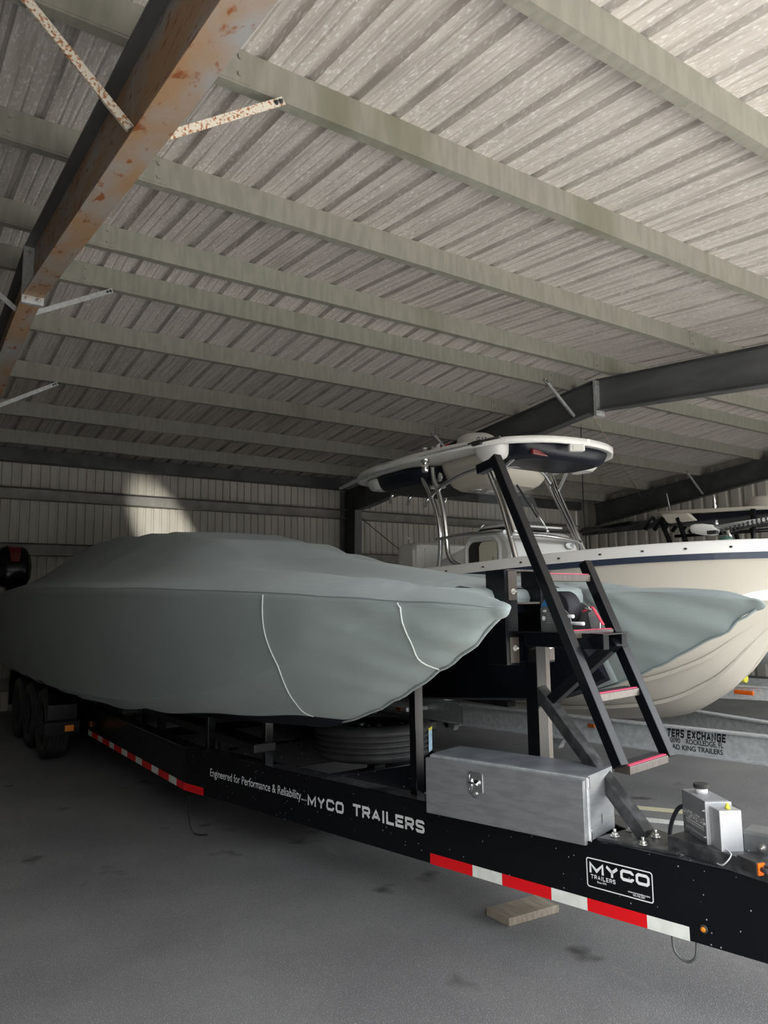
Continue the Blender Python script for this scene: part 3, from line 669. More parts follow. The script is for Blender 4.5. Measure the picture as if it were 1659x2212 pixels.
# ---------------------------------------------------------------- brake actuator and coupler gear
ac = thing('brake_actuator', (2.83, 1.86, .6), 'grey metal trailer brake actuator with a black filler cap on the trailer tongue', 'actuator')
A0 = V(2.868, 2.0, 0); A1 = V(2.733, 1.775, 0); du = (A1-A0).normalized(); dv = V(-du.y, du.x, 0)
if dv.x < 0: dv = -dv
AL = (A1-A0).length; z0 = .595; hh = .215
def ab(u0, u1, v0, v1, z0, z1, m, n, par=ac, bev=.003):
    P_ = lambda u, v: A0+du*u+dv*v
    return MB().prism([(P_(a, b).x, P_(a, b).y) for a, b in ((u0, v0), (u1, v0), (u1, v1), (u0, v1))], 'Z', z0, z1).build(n, m, par, bevel=bev)
mat('actuator_grey', (.20, .205, .22), .45, .1, (.23, .235, .25), 4); mat('actuator_light', (.40, .41, .43), .4, .4)
body = ab(0, AL*.78, 0, .10, z0, z0+hh, 'actuator_grey', 'tank'); ab(AL*.78, AL*.82, -.004, .105, z0, z0+hh-.002, 'actuator_light', 'flange')
ab(AL*.82, AL*1.12, .012, .10, z0-.005, z0+hh-.014, 'actuator_light', 'motor_housing')
for k in range(4): bolt('screw', A0+du*AL*.80-dv*.006+V(0, 0, z0+.03+k*.05), -dv, .004, ac)
pc = A0+du*AL*.30+dv*.05+V(0, 0, z0+hh)
part(MB().lathe([(.024, 0), (.024, .022)], pc, 24), 'filler_neck', 'letter_white', ac, 0)
cap = MB(); ring = [[pc+V((.029+(.0015 if k % 2 else 0))*math.cos(k*math.pi/24), (.029+(.0015 if k % 2 else 0))*math.sin(k*math.pi/24), z) for k in range(48)] for z in (.022, .038)]
cap.loft(ring, True, True, smooth=False); cap.build('filler_cap', 'rubber', ac, label='ribbed black filler cap')
part(MB().lathe([(.010, 0), (.010, .01), (.006, .011), (.006, .02)], A0+du*AL*1.02+dv*.06+V(0, 0, z0+hh-.014), 6), 'fitting', 'yellow_tape', ac, 0)
block_letters('HYDRASTAR', A0+du*.012*AL/.262-dv*.0012+V(0, 0, z0+.115), du, (0, 0, 1), .185*AL/.262, .030, 'letter_white', body, .2, .22, .7)
for txt, u, z, wd, h, b in (('TRAILER BRAKE ACTUATORS', .03, .095, .16, .009, .02), ('www.hydrastarusa.com', .03, .070, .16, .013, .0), ('MADE IN THE USA', .06, .048, .10, .009, 0)):
    lettering(txt, A0+du*u*AL/.262-dv*.0012+V(0, 0, z0+z), du, (0, 0, 1), wd*AL/.262, h, 'letter_white', body, b)
a = A0+du*.03-dv*.001+V(0, 0, z0+.109); MB().beam(a, a+du*.155, .001, .0035).build('underline', 'letter_white', body)
MB().tube(curve([A0+du*.002+dv*.02+V(0, 0, z0+.15), A0-du*.045+V(0, 0, z0+.12), A0-du*.075-dv*.02+V(0, 0, z0+.05), A0-du*.08-dv*.03+V(0, 0, z0-.02)], 8), .009, 10).build('hose', 'hose', ac)
MB().tube(curve([A0+du*AL*1.12+dv*.03+V(0, 0, z0+.06), A0+du*(AL*1.12+.035)+dv*.03+V(0, 0, z0+.05), A0+du*(AL*1.12+.03)+dv*.0+V(0, 0, z0+.015), A0+du*(AL*1.12)-dv*.01+V(0, 0, z0+.01)], 8), .003, 8).build('wire', 'galvanised', ac)
# break-away switch box and wiring loom
bs = thing('breakaway_switch', (2.72, 1.60, .6), 'small black breakaway switch box on the tongue at the right edge', 'switch')
sp1 = onz(1600, 1858, .63); sp2 = onz(1643, 1877, .63)
dd = (sp2-sp1).normalized()
MB().beam(sp1, sp2, .035, .045).build('housing', 'rubber', bs, bevel=.004)
MB().beam(sp2, sp2+dd*.006, .030, .042).build('end_face', 'orange_lens', bs); MB().tube([sp2, sp2+dd*.04], .009, 10).build('pin', 'rubber', bs)
for k, (o, r) in enumerate(((0, .006), (.014, .005), (-.012, .004))):
    MB().tube(curve([onz(1520, 1834, .597)+V(o, 0, 0), onz(1560, 1843, .605)+V(o*.6, 0, 0), onz(1600, 1856, .61)+V(0, o, 0), sp1+V(0, 0, o*.5)], 8), r, 8).build('cable', 'hose', bs)
MB().tube(curve([sp1+V(0, 0, -.015), onz(1622, 1878, .6), onz(1640, 1890, .597), onz(1656, 1884, .6)], 8), .004, 8).build('cable', 'hose', bs)
ja = thing('coupler_housing', (2.95, 1.6, .6), 'dark grey coupler housing with a bolt at the right edge behind the actuator', 'housing')
pj = onz(1628, 1872, .60); MB().box((pj.x+.10, pj.y-.03, .655), (.12, .2, .125), rz=.25).build('housing', 'winch_grey', ja, bevel=.01)
bolt('bolt', (pj.x+.035, pj.y-.02, .665), (-1, -.2, 0), .010, ja); bolt('bolt', (pj.x+.03, pj.y+.03, .645), (-1, -.2, 0), .006, ja)
# safety cable hanging at the right edge
MB().tube(curve([V(2.745, 1.46, .33), V(2.74, 1.47, .22), V(2.735, 1.49, .10), V(2.75, 1.47, .02), V(2.85, 1.40, .01)], 8), .007, 8).build('safety_cable', 'hose', label='black cable hanging from the trailer tongue at the right edge', cat='cable')
# wooden plank on the floor
pa, pb, pc_ = onz(1050, 1978, 0), onz(1100, 2003, 0), onz(1208, 1972, 0)
ex = (pb-pa); ey = (pc_-pb)
poly = [pa, pb, pc_, pc_-ex]; 
mb = MB(); mb.prism([(q.x, q.y) for q in poly], 'Z', .001, .04); mb.build('wood_plank', 'plank_wood', label='weathered wooden board lying on the floor beside the trailer tongue', cat='board', bevel=.004)

# ---------------------------------------------------------------- covered twin-hull boat
wsT = [(2.0, .867), (2.07, .905), (2.16, .945), (2.33, 1.0), (2.5, 1.04), (2.8, 1.10), (3.2, 1.165), (3.8, 1.24), (4.6, 1.30), (6, 1.335), (9, 1.34), (11, 1.33), (12.3, 1.27)]
zsT = [(2.0, 1.575), (2.14, 1.588), (2.47, 1.607), (3.4, 1.654), (4.23, 1.69), (5.64, 1.735), (7.9, 1.80), (10, 1.85), (12.3, 1.86)]
wcT = [(2.0, .867), (2.15, .935), (2.46, 1.03), (2.82, 1.095), (3.27, 1.16), (3.97, 1.21), (5.2, 1.25), (8, 1.27), (12.3, 1.24)]
zcT = [(2.0, 1.570), (2.15, 1.578), (2.46, 1.585), (2.82, 1.462), (3.27, 1.322), (3.97, 1.158), (5.2, .985), (6.45, .90), (8.4, .84), (12.3, .84)]
wkT = [(2.0, .867), (2.2, .855), (2.7, .84), (3.3, .83), (12.3, .80)]
zkT = [(2.0, 1.572), (2.08, 1.535), (2.2, 1.452), (2.435, 1.336), (2.70, 1.21), (3.0, 1.10), (3.25, 1.035), (3.7, 1.0), (4.5, .93), (5.5, .86), (6.44, .80), (7.4, .76), (12.3, .74)]
wiT = [(2.0, .867), (2.07, .83), (2.24, .745), (2.5, .64), (2.9, .52), (12.3, .52)]
crT = [(2.0, 0), (2.07, .03), (2.24, .055), (2.9, .085), (3.9, .13), (5, .13), (12.3, .13)]
zmT = [(2.9, 1.675), (3.1, 1.72), (3.5, 1.79), (4.0, 1.865), (4.6, 1.95), (5.3, 2.075), (6.2, 2.225), (7.2, 2.345), (8.4, 2.415), (9.6, 2.42), (10.4, 2.38), (10.9, 2.27), (11.5, 2.08), (12.0, 1.93), (12.3, 1.86)]
T = lambda tab, Y: sinterp(tab, Y)
def outer(Y, n=None):
    """keel -> chine -> sheer -> deck inner edge, as (offset, z)"""
    k = (T(wkT, Y), T(zkT, Y)); c = (T(wcT, Y), T(zcT, Y)); s = (T(wsT, Y), T(zsT, Y)); wi = T(wiT, Y); cr = T(crT, Y)
    out = []
    for i in range(14):
        t = i/14; b = .05*math.sin(math.pi*t)*min(1, (c[0]-k[0])*6)
        out.append((k[0]+(c[0]-k[0])*t + b*.5, k[1]+(c[1]-k[1])*t - b))
    bul = .03*min(1, max(0, (s[1]-c[1])*4))
    for i in range(18):
        t = i/18; out.append((c[0]+(s[0]-c[0])*t + bul*math.sin(math.pi*t), c[1]+(s[1]-c[1])*t))
    for i in range(17):
        t = i/16; wv = s[0]+(wi-s[0])*t
        # rounded shoulder then crown
        z = s[1] + cr*math.sin(min(1, t*1.25)*math.pi/2)**.8 * (1-.35*smooth((t-.6)/.4)) if cr > 0 else s[1]
        out.append((wv, z))
    return out
def section(Y):
    o = outer(Y); zm = T(zmT, Y); wi, zi = o[-1]; mid = []
    mound = smooth((Y-3.6)/2.2)
    o2 = []
    for i, (wv, z) in enumerate(o):                 # cabin mound lifts the deck
        if i >= 33:
            t = 1 - wv/ (T(wsT, Y)*.90)
            z2 = z + (zm - z)*smooth(t*1.55)*mound
            o2.append((wv, max(z, z2) if zm > z else z))
        else: o2.append((wv, z))
    wi, zi = o2[-1]
    for k in range(1, 12):
        t = k/12; mid.append((wi*(1-t), zi + (zm-zi)*smooth(t)))
    half = o2 + mid
    return half
def wrinkle(p, side):
    x, Y, z = p.x-CX, p.y, p.z; d = 0
    d += .006*noise.noise(V(x*1.5, Y*.9, z*2.2)) 
    front = smooth((3.4-Y)/1.2)
    # long pulls running back from the bow tips
    d += .021*front*noise.noise(V(x*2, Y*1.3+z*1.0, (z-.30*Y)*12+side*9))*smooth((Y-2.03)/.15)
    # pleats fanning out of the pinch points
    for px, py, pz, r0, A, kf in ((s*.55, 2.95, 1.70, .24, .011, 13) for s in (-1, 1)):
        q = V(x-px, Y-py, z-pz); r = q.length
        if r < 1.1:
            th = math.atan2(q.z*1.6 + abs(q.x)*.6*(1 if q.z < 0 else -1), q.y); d += A*math.sin(th*kf)*math.exp(-((r-.12)/r0)**2 if r > .12 else 0)*smooth(r/.06) 
    # soft folds on the mound, pulled down and back
    if z > 1.85: d += .05*noise.noise(V((Y*1.1+z*2.2)*1.7, x*.5, z*.6+3))*smooth((z-1.85)/.2)
    # draped hem folds along the lower edge
    if z < 1.25: d += .022*noise.noise(V(Y*1.2, z*13+Y*2.0, side))*smooth((1.25-z)/.25)
    return d
def wrinkled(mb):
    me = bpy.data.meshes.new('t'); me.from_pydata(mb.v, [], mb.f); bm = bmesh.new(); bm.from_mesh(me)
    bmesh.ops.recalc_face_normals(bm, faces=bm.faces); bm.normal_update()
    nv = []
    for v in bm.verts: nv.append(v.co + v.normal*wrinkle(v.co, 1 if v.co.x > CX else -1)) 
    mb.v = [tuple(a) for a in nv]; bm.free(); bpy.data.meshes.remove(me); return mb
def crease(o, n, idx):
    for e in o.data.edges:
        a, b = e.vertices
        if a % n == b % n and a % n in idx: e.use_edge_sharp = True
bc = thing('boat_cover', (CX, 7.0, .8), 'fitted grey-green fabric cover over the twin-hull boat on the black trailer', 'cover')
def ys_range(a, b, f):
    out = [a]
    while out[-1] < b-1e-6: out.append(min(b, out[-1]+f(out[-1])))
    return out
Y1 = 2.9
mb = MB(); rings = []
for Y in ys_range(Y1, 12.3, lambda y: .03 if y < 4.2 else .07):
    h = section(Y)
    rings.append([V(CX-a, Y, z) for a, z in h] + [V(CX, Y, T(zmT, Y))] + [V(CX+a, Y, z) for a, z in reversed(h)])
# rounded stern
last = rings[-1]
for k, (dy, s) in enumerate(((.10, .985), (.18, .94), (.24, .86))):
    rings.append([V(CX+(p.x-CX)*s, 12.3+dy, 1.2+(p.z-1.2)*s) for p in last])
mb.loft(rings, False)
h0 = [p for p in rings[0] if abs(p.x-CX) < .53]
fr_ = [h0, [p+V(0, -.03, -.012) for p in h0], [V(p.x, p.y-.045, p.z-.045) for p in h0], [V(p.x, p.y-.04, 1.60) for p in h0]]
body_c = wrinkled(mb).build('cover_body', 'cover_cloth', bc); crease(body_c, len(rings[0]), (14, len(rings[0])-15))
MB().loft(fr_, False).build('tunnel_flap', 'cover_cloth', bc)
for s in (-1, 1):
    mb = MB(); rings = []
    for Y in [2.0, 2.005, 2.015, 2.03, 2.05]+ys_range(2.07, Y1, lambda y: .025):
        o = outer(Y); k = o[0]; e = o[-1]; inner = []
        for i in range(1, 22):
            t = i/22; b = .02*math.sin(math.pi*t)*min(1, (Y-2.0)*3)
            inner.append((e[0]+(k[0]-e[0])*t - b*.3, e[1]+(k[1]-e[1])*t))
        ring = o+inner
        if Y < 2.07:                                 # blunt rounded tip
            cz = 1.572; f = math.sqrt(max(0.0, 1-((2.07-Y)/.07)**2)); o9 = outer(2.07); k9 = o9[0]; e9 = o9[-1]
            ring = o9+[(e9[0]+(k9[0]-e9[0])*i/22, e9[1]+(k9[1]-e9[1])*i/22) for i in range(1, 22)]
            ring = [(.867+(a-.867)*f, cz+(z-cz)*f) for a, z in ring]
        rings.append([V(CX+s*a, Y, z) for a, z in ring])
    mb.loft(rings, True); crease(wrinkled(mb).build('bow_sleeve', 'cover_cloth', bc), len(rings[0]), (0, 14))
for s in (-1, 1):                                        # cloth tucked down the inner sides behind the tunnel edge
    rings = []
    for Y in ys_range(Y1-.01, 3.22, lambda y: .04):
        e = outer(Y)[-1]; k = outer(Y)[0]
        rings.append([V(CX+s*(e[0]+(k[0]-e[0])*i/21-.012), Y, e[1]-.03+(k[1]-e[1]+.03)*i/21) for i in range(22)])
    MB().loft(rings, False).build('inner_flap', 'cover_cloth', bc, solid=.004)
# seams and hems lie on the cloth
def onc(Y, i, s=-1, lift=.004):
    o = section(Y) if Y >= Y1 else outer(Y); i0 = int(i); f = i-i0; a = o[i0]; b = o[min(i0+1, len(o)-1)]
    p = V(CX+s*(a[0]+(b[0]-a[0])*f), Y, a[1]+(b[1]-a[1])*f)
    c = V(CX+s*.85, Y, 1.3 if Y > 2.6 else 1.5); n = (p-c); n.y = 0; n.normalize(); p = p+n*(lift+wrinkle(p, s)+.001)
    return p
for s in (-1, 1):
    for pts, r in (([onc(2.47+.10*math.sin((32-i)/32*math.pi*.9)*0-.03*((32-i)/32), i, s) for i in range(32, -1, -1)], .0035),
                   ([onc(3.40-.11*min(1, (32-i)/18)+.13*max(0, (14-i)/14), i, s) for i in range(32, 2, -1)], .0035),
                   ([onc(y, 32.6, s, .003) for y in ys_range(2.05, 11.8, lambda y: .05)], .0022)):
        MB().tube(pts, r, 6).build('seam', 'seam_thread' if r > .003 else 'cover_cloth', bc)
    MB().tube([onc(y, 0, s, .002) for y in ys_range(2.05, 12.2, lambda y: .05)], .007, 6).build('hem', 'cover_cloth', bc)

cb = thing('covered_boat', (CX, 7.0, .7), 'dark navy twin-hull boat under the grey-green cover, only its underside and outboard showing', 'boat')
mb = MB(); rings = []
for Y in ys_range(2.93, 12.2, lambda y: .05 if y < 3.5 else .15):
    k = (T(wkT, Y)-.005, T(zkT, Y)-.045*smooth((Y-2.8)/.8)+.02*(1-smooth((Y-2.8)/.8))); c = (T(wcT, Y)-.03, T(zcT, Y)-.0); s_ = (T(wsT, Y)-.03, T(zsT, Y)-.02); wi = T(wiT, Y)+.02
    top = T(zsT, Y)-.04; tz = 1.585 if Y < 3.2 else 1.585-.06*smooth((Y-3.2)/3)
    rings.append((k, c, s_, (wi, top), (wi+.02, 1.36+.0*Y if Y > 2.5 else min(1.5, k[1]+.12)), (k[0]-.06, k[1]+.02)))
for sg in (-1, 1):
    mb.loft([[V(CX+sg*a, Y, z) for a, z in r] for Y, r in zip(ys_range(2.93, 12.2, lambda y: .05 if y < 3.5 else .15), rings)], True, True, smooth=False)
mb.box((CX, 7.55, 1.58), (1.1, 9.3, .06))
mb.build('hull', 'navy_gel', cb)
def outboard(x, y, z, parent, cm, stripe):
    """powerhead cowling, leg and propeller; y,z at the cowl centre"""
    secs = [(-.34, .10, .13), (-.31, .19, .21), (-.18, .255, .27), (0, .27, .29), (.16, .25, .26), (.27, .20, .21), (.32, .11, .11)]
    rings = []
    for zz, hx, hy in secs:
        rings.append([V(x+hx*math.copysign(abs(math.cos(a))**.65, math.cos(a)), y+hy*math.copysign(abs(math.sin(a))**.65, math.sin(a))+zz*.12, z+zz) for a in [k*math.pi/14 for k in range(28)]])
    ob = bpy.data.objects.new('outboard_motor', None); C.objects.link(ob); ob.location = (x, y, z); ob.parent = parent; ob.matrix_parent_inverse = Matrix.Translation(-parent.location)
    def b(mb, n, m):
        o = mb.build(n, m, None); o.parent = ob; o.matrix_parent_inverse = Matrix.Translation((-x, -y, -z)); return o
    b(MB().loft(rings, True, True), 'cowling', cm)
    b(MB().loft([[V(x-.06, y-.30, z+.06), V(x+.06, y-.30, z+.06)], [V(x-.075, y-.262, z+.20), V(x+.075, y-.262, z+.20)], [V(x-.09, y-.20, z+.285), V(x+.09, y-.20, z+.285)], [V(x-.085, y-.02, z+.335), V(x+.085, y-.02, z+.335)]], False, smooth=False), 'stripe', stripe)
    b(MB().box((x, y+.05, z-.65), (.16, .24, .66)), 'midsection', cm)
    b(MB().tube([(x, y-.12, z-1.12), (x, y+.0, z-1.12), (x, y+.25, z-1.12), (x, y+.34, z-1.12)], [.02, .07, .07, .03], 14), 'gearcase', cm)
    b(MB().lathe([(.11, -.03), (.11, .03)], (x, y+.36, z-1.12), 20, axis='Y'), 'propeller', stripe)
outboard(1.72, 12.85, 2.28, cb, 'black_paint', 'dark_red')

# ---------------------------------------------------------------- white centre-console boat
WX = 5.5
wb = thing('console_boat', (WX, 6.5, .5), 'white centre console fishing boat with a hardtop behind the covered boat', 'boat')
hw = [(2.42, .03), (2.5, .17), (2.7, .43), (3.0, .68), (3.5, .92), (4.2, 1.12), (5.2, 1.25), (6.5, 1.30), (10.5, 1.25)]
zk2 = [(2.42, 1.88), (2.6, 1.72), (2.85, 1.46), (3.02, 1.27), (3.1, 1.17), (3.24, 1.0), (3.36, .894), (3.7, .70), (4.1, .615), (4.6, .56), (5.2, .53), (10.5, .53)]
wc2 = [(2.42, .01), (2.6, .09), (3.0, .34), (3.5, .60), (4.2, .83), (5.2, 1.0), (6.5, 1.10), (10.5, 1.12)]
zc2 = [(2.42, 1.88), (2.6, 1.74), (3.0, 1.50), (3.5, 1.32), (4.2, 1.16), (5.2, 1.04), (6.5, .95), (10.5, .92)]
ZS = 0
zsw = [(2.42, 1.895), (3.4, 1.89), (4.2, 1.865), (5.2, 1.825), (6.5, 1.80), (10.5, 1.78)]
def hull_rings(cx, hw, zk, wc, zc, zs, y0, y1, dy=None, strakes=True):
    zsf = (lambda Y: T(zs, Y)) if isinstance(zs, list) else (lambda Y: zs)
    rings = []
    for Y in ys_range(y0, y1, lambda y: .06 if y < y0+2.5 else .3):
        w_, k, c, zc_ = T(hw, Y), T(zk, Y), T(wc, Y), T(zc, Y); half = []
        for i in range(17):
            t = i/16; z = k+(zc_-k)*t**1.12; x = c*t**.88
            if strakes and i in (4, 5, 9, 10, 13, 14) : 
                if i in (5, 10, 14): z -= .026*smooth((Y-y0-.5)/.5); x += .006
            half.append((x, z))
        half.append((c+.025*smooth((Y-y0)/.5), zc_+.004))
        for i in range(1, 13):
            t = i/12; half.append((c+.02+(w_-c-.02)*(t**1.35), zc_+(zsf(Y)-zc_)*t))
        rings.append([V(cx-a, Y, z) for a, z in reversed(half)] + [V(cx+a, Y, z) for a, z in half[1:]])
    return rings
MB().loft(hull_rings(WX, hw, zk2, wc2, zc2, zsw, 2.42, 10.5), False, True).build('hull', 'gelcoat_cream', wb)
HR = hull_rings(WX, hw, zk2, wc2, zc2, zsw, 2.42, 10.5)
for j in (34, 39, 43):                                   # lifting strakes under the port and starboard bottom
    for jj in (j, 58-j):
        ps = [r[jj] for r in HR[8:]]
        n = len(ps); rg = []
        for i, p in enumerate(ps):
            f = min(1, i/6)*.02; sg = -1 if p.x < WX else 1
            rg.append([p+V(-sg*.02, 0, .003), p+V(sg*f*.9, 0, .004+f*.5), p+V(sg*f*.8, 0, -f*.8), p+V(-sg*.02, 0, -f*.5)])
        MB().loft(rg, True, True, smooth=False).build('strake', 'gelcoat_cream', wb)
def rail(off_in, z0, off_out, z1, name, m):
    L_ = []
    for Y in ys_range(2.42, 10.5, lambda y: .08): L_.append((Y, T(hw, Y)))
    pr = []
    for s in (-1, 1):
        mb = MB(); r = []
        for Y, wv in (L_):
            f = min(1, wv*4)
            r.append([V(WX+s*max(0, wv+off_in*f), Y, z0+T(zsw, Y)), V(WX+s*(wv+off_out*f), Y, z0+T(zsw, Y)), V(WX+s*(wv+off_out*f), Y, z1+T(zsw, Y)), V(WX+s*max(0, wv+off_in*f), Y, z1+T(zsw, Y))])
        mb.loft(r, True, True, smooth=False); mb.build(name, m, wb)
rail(-.03, ZS-.012, .018, ZS+.034, 'rub_rail', 'rail_navy')
for s in (-1, 1):
    r = []
    for Y in ys_range(2.42, 10.5, lambda y: .08):
        wv = T(hw, Y); f = min(1, wv*4)
        r.append([V(WX+s*max(0, wv+d*f), Y, z+T(zsw, Y)) for d, z in ((.012, ZS+.034), (.0, ZS+.05), (-.035, ZS+.115), (-.06, ZS+.128), (-.22, ZS+.13), (-.24, ZS+.08), (-.25, ZS-.3))])
    MB().loft(r, False, smooth=True).build('gunwale', 'gelcoat_white', wb)
for i, Y in enumerate((2.9, 3.15, 3.42, 3.72, 4.05, 4.4, 4.8, 5.25, 5.75)):
    MB().box((WX-T(hw, Y)+.006, Y, T(zsw, Y)+.075), (.012, .016, .012)).build('snap_stud', 'rubber', wb)
dk = MB(); dk.loft([[V(WX-max(.0, T(hw, Y)-.2), Y, T(zsw, Y)+(.05 if Y < 4.0 else -.15)), V(WX+max(.0, T(hw, Y)-.2), Y, T(zsw, Y)+(.05 if Y < 4.0 else -.15))] for Y in ys_range(2.5, 10.4, lambda y: .1)], False); dk.build('deck', 'antiskid_white', wb)
# console with door opening
XPp, XSt = 5.02, 6.0
side = [(5.22, 1.60), (5.20, 2.10), (5.24, 2.22), (5.34, 2.31), (5.46, 2.335), (5.72, 2.335), (5.80, 2.27), (5.88, 2.20), (6.28, 2.09), (6.45, 1.98), (6.5, 1.60)]
cs = MB().prism(side, 'X', XPp, XSt).build('console', 'gelcoat_white', wb, bevel=.045)
def dpt(u, v, x): return V(x, 5.83-u*.45, 1.80+v*.43)
fr2 = MB(); fr2.loft([[dpt(u, v, XPp-.002) for u, v in rr(-.12, 1.12, -.1, 1.12, .30)], [dpt(u, v, XPp-.018) for u, v in rr(-.06, 1.06, -.1, 1.07, .27)], [dpt(u, v, XPp-.003) for u, v in rr(.0, 1., -.08, 1.0, .22)]], True, smooth=False); fr2.build('door_frame', 'gelcoat_white', cs)
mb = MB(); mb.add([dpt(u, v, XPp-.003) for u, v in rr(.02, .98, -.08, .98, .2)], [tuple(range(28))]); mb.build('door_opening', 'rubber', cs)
mb = MB(); mb.loft([[dpt(u, v, XPp-.004) for u, v in rr(.40, .97, -.08, .97, .16)], [dpt(u, v, XPp-.012) for u, v in rr(.40, .97, -.08, .97, .16)]], True, True, smooth=False); mb.build('door_panel', 'beige_panel', cs)
mb = MB(); mb.tube([dpt(.90, .25, XPp-.03), dpt(.90, .6, XPp-.03)], .008, 8); mb.build('door_handle', 'chrome', cs)
qm = Matrix(((1.4, 0, 0), (0, 0, -1), (0, .85, 0)))
MB().lathe([(.045, 0), (.045, .006), (.036, .007)], (5.84, 5.197, 2.18), 28, mtx=qm).build('emblem_ring', 'galvanised', cs)
MB().lathe([(.036, .004), (.036, .0075)], (5.84, 5.197, 2.18), 28, mtx=qm).build('emblem_face', 'gelcoat_white', cs)
for k in range(3): MB().box((5.845+k*.016, 5.188, 2.18), (.005, .003, .02+.012*k)).build('emblem_bar', 'rail_navy', cs)
MB().box((5.55, 5.62, 2.355), (.74, .44, .02)).build('dash_trim', 'rubber', cs, bevel=.004); MB().box((5.55, 5.62, 2.378), (.80, .48, .022)).build('dash_cap', 'gelcoat_white', cs, bevel=.008)
MB().tube([(5.05, 5.70, 2.345), (5.10, 5.66, 2.41)], .01, 8).build('grab_post', 'chrome', cs)
# leaning post seat
s1 = MB().box((5.46, 6.95, 2.10), (.86, .42, .42)).build('seat_back', 'vinyl_cream', wb, bevel=.09)
MB().box((5.46, 6.745, 2.09), (.62, .02, .30)).build('seat_panel', 'vinyl_cream', s1, bevel=.009); MB().box((5.035, 6.93, 2.07), (.03, .28, .30)).build('side_bolster', 'vinyl_cream', s1, bevel=.012)
MB().box((5.46, 7.1, 1.80), (.80, .5, .10)).build('seat_base', 'vinyl_cream', wb, bevel=.03)
MB().tube([(5.12, 6.96, 2.31), (5.10, 6.96, 2.37), (5.06, 6.96, 2.375)], .008, 8).build('hook', 'gelcoat_white', s1)
# hardtop
ht = bpy.data.objects.new('hardtop', None); C.objects.link(ht); ht.location = (WX, 5.7, 3.0); ht.parent = wb; ht.matrix_parent_inverse = Matrix.Translation(-wb.location)
def hp(mb, n, m, par=None, **k):
    if par: return mb.build(n, m, par, **k)
    o = mb.build(n, m, None, **k); o.parent = ht; o.matrix_parent_inverse = Matrix.Translation(-ht.location); return o
TXC = 5.48
hwt = [(4.585, .02), (4.60, .18), (4.64, .34), (4.72, .52), (4.9, .735), (5.15, .87), (5.5, .955), (6.1, 1.0), (6.8, .98), (7.2, .90), (7.5, .76), (7.65, .60), (7.70, .45)]
rings = []
for Y in ys_range(4.585, 7.70, lambda y: .012 if y < 4.66 else (.05 if y < 5.2 else .1)):
    h_ = interp(hwt, Y); zc_ = 3.10 + .01*math.sin((Y-4.585)/3.1*math.pi); e = smooth((Y-4.585)/.3)*smooth((7.75-Y)/.2); r = []
    for k in range(25):
        u = -1+k/12; r.append(V(TXC+u*h_, Y, zc_+.030+.07*(1-u*u)*e))
    r.append(V(TXC+h_, Y, zc_-.030)); 
    for k in range(25):
        u = 1-k/12; r.append(V(TXC+u*max(.005, h_-.03), Y, zc_-.034+.05*(1-abs(u)**4)*e))
    r.append(V(TXC-h_, Y, zc_-.030))
    rings.append(r)
top = hp(MB().loft(rings, True, True), 'top_shell', 'gelcoat_white')
def lobes(x0, x1, y0, y1, zt, dz, name, m, taper=.25, n=14, par=None, p=3.0):
    """softly rounded pod hanging under the top"""
    cx, cy, rx, ry = (x0+x1)/2, (y0+y1)/2, (x1-x0)/2, (y1-y0)/2; rings = []
    for t in (0, .25, .5, .72, .88, .97, 1.0):
        f = 1-taper*t**1.5 - (.10*smooth((t-.8)/.2)); ring = []
        for k in range(32):
            a = k*math.pi/16; c_, s_ = math.cos(a), math.sin(a)
            ring.append(V(cx+rx*f*math.copysign(abs(c_)**(2/p), c_), cy+ry*f*math.copysign(abs(s_)**(2/p), s_), zt-dz*t))
        rings.append(ring)
    return hp(MB().loft(rings, True, True), name, m, par)
lobes(4.82, 6.10, 4.74, 5.44, 3.10, .15, 'canvas_bag', 'canvas_navy', .12, p=4); lobes(4.80, 6.1, 6.3, 7.42, 3.10, .16, 'canvas_bag', 'canvas_navy', .10, p=4)
lobes(4.98, 5.98, 5.42, 6.32, 3.12, .30, 'electronics_box', 'gelcoat_cream', .22, p=5)
for x in (5.30, 5.52): hp(MB().lathe([(.075, 0), (.075, -.010), (.055, -.014), (.045, -.004)], (x, 6.0, 2.822), 24), 'speaker', 'chrome' if x < 5.4 else 'gelcoat_white')
hp(MB().lathe([(.05, 0), (.05, .015), (.03, .02)], (4.985, 6.22, 2.97), 18, mtx=Matrix(((0, 0, -1), (1, 0, 0), (0, 1, 0)))), 'side_speaker', 'chrome')
lobes(4.68, 4.94, 4.98, 5.38, 3.10, .14, 'corner_pod', 'gelcoat_white', .35); lobes(5.98, 6.22, 5.00, 5.42, 3.10, .14, 'corner_pod', 'gelcoat_white', .35); lobes(4.80, 5.12, 7.18, 7.46, 3.09, .12, 'corner_pod', 'gelcoat_white', .2)
lo = onz(1245, 970, 3.03); hp(MB().box((lo.x, lo.y, 3.04), (.15, .07, .07), rz=-.5), 'spreader_light', 'gelcoat_white', bevel=.012); hp(MB().box((lo.x-.015, lo.y-.035, 3.035), (.10, .012, .045), rz=-.5), 'light_lens', 'vinyl_cream')
fg = onz(1192, 970, 3.0); hp(MB().box((fg.x, fg.y+.15, 2.99), (.24, .04, .05), rz=.1), 'red_flare_tube', 'dark_red', bevel=.01)
hp(MB().box((5.20, 6.55, 2.925), (.16, .14, .04)), 'dome_light', 'gelcoat_white', bevel=.015)
for k in range(4):
    p = onz(848+k*38, 1068+k*4, 2.97); hp(MB().tube([p+V(0, -.03, .05), p+V(-.02, .04, -.11)], .02, 10), 'rod_holder', 'chrome')
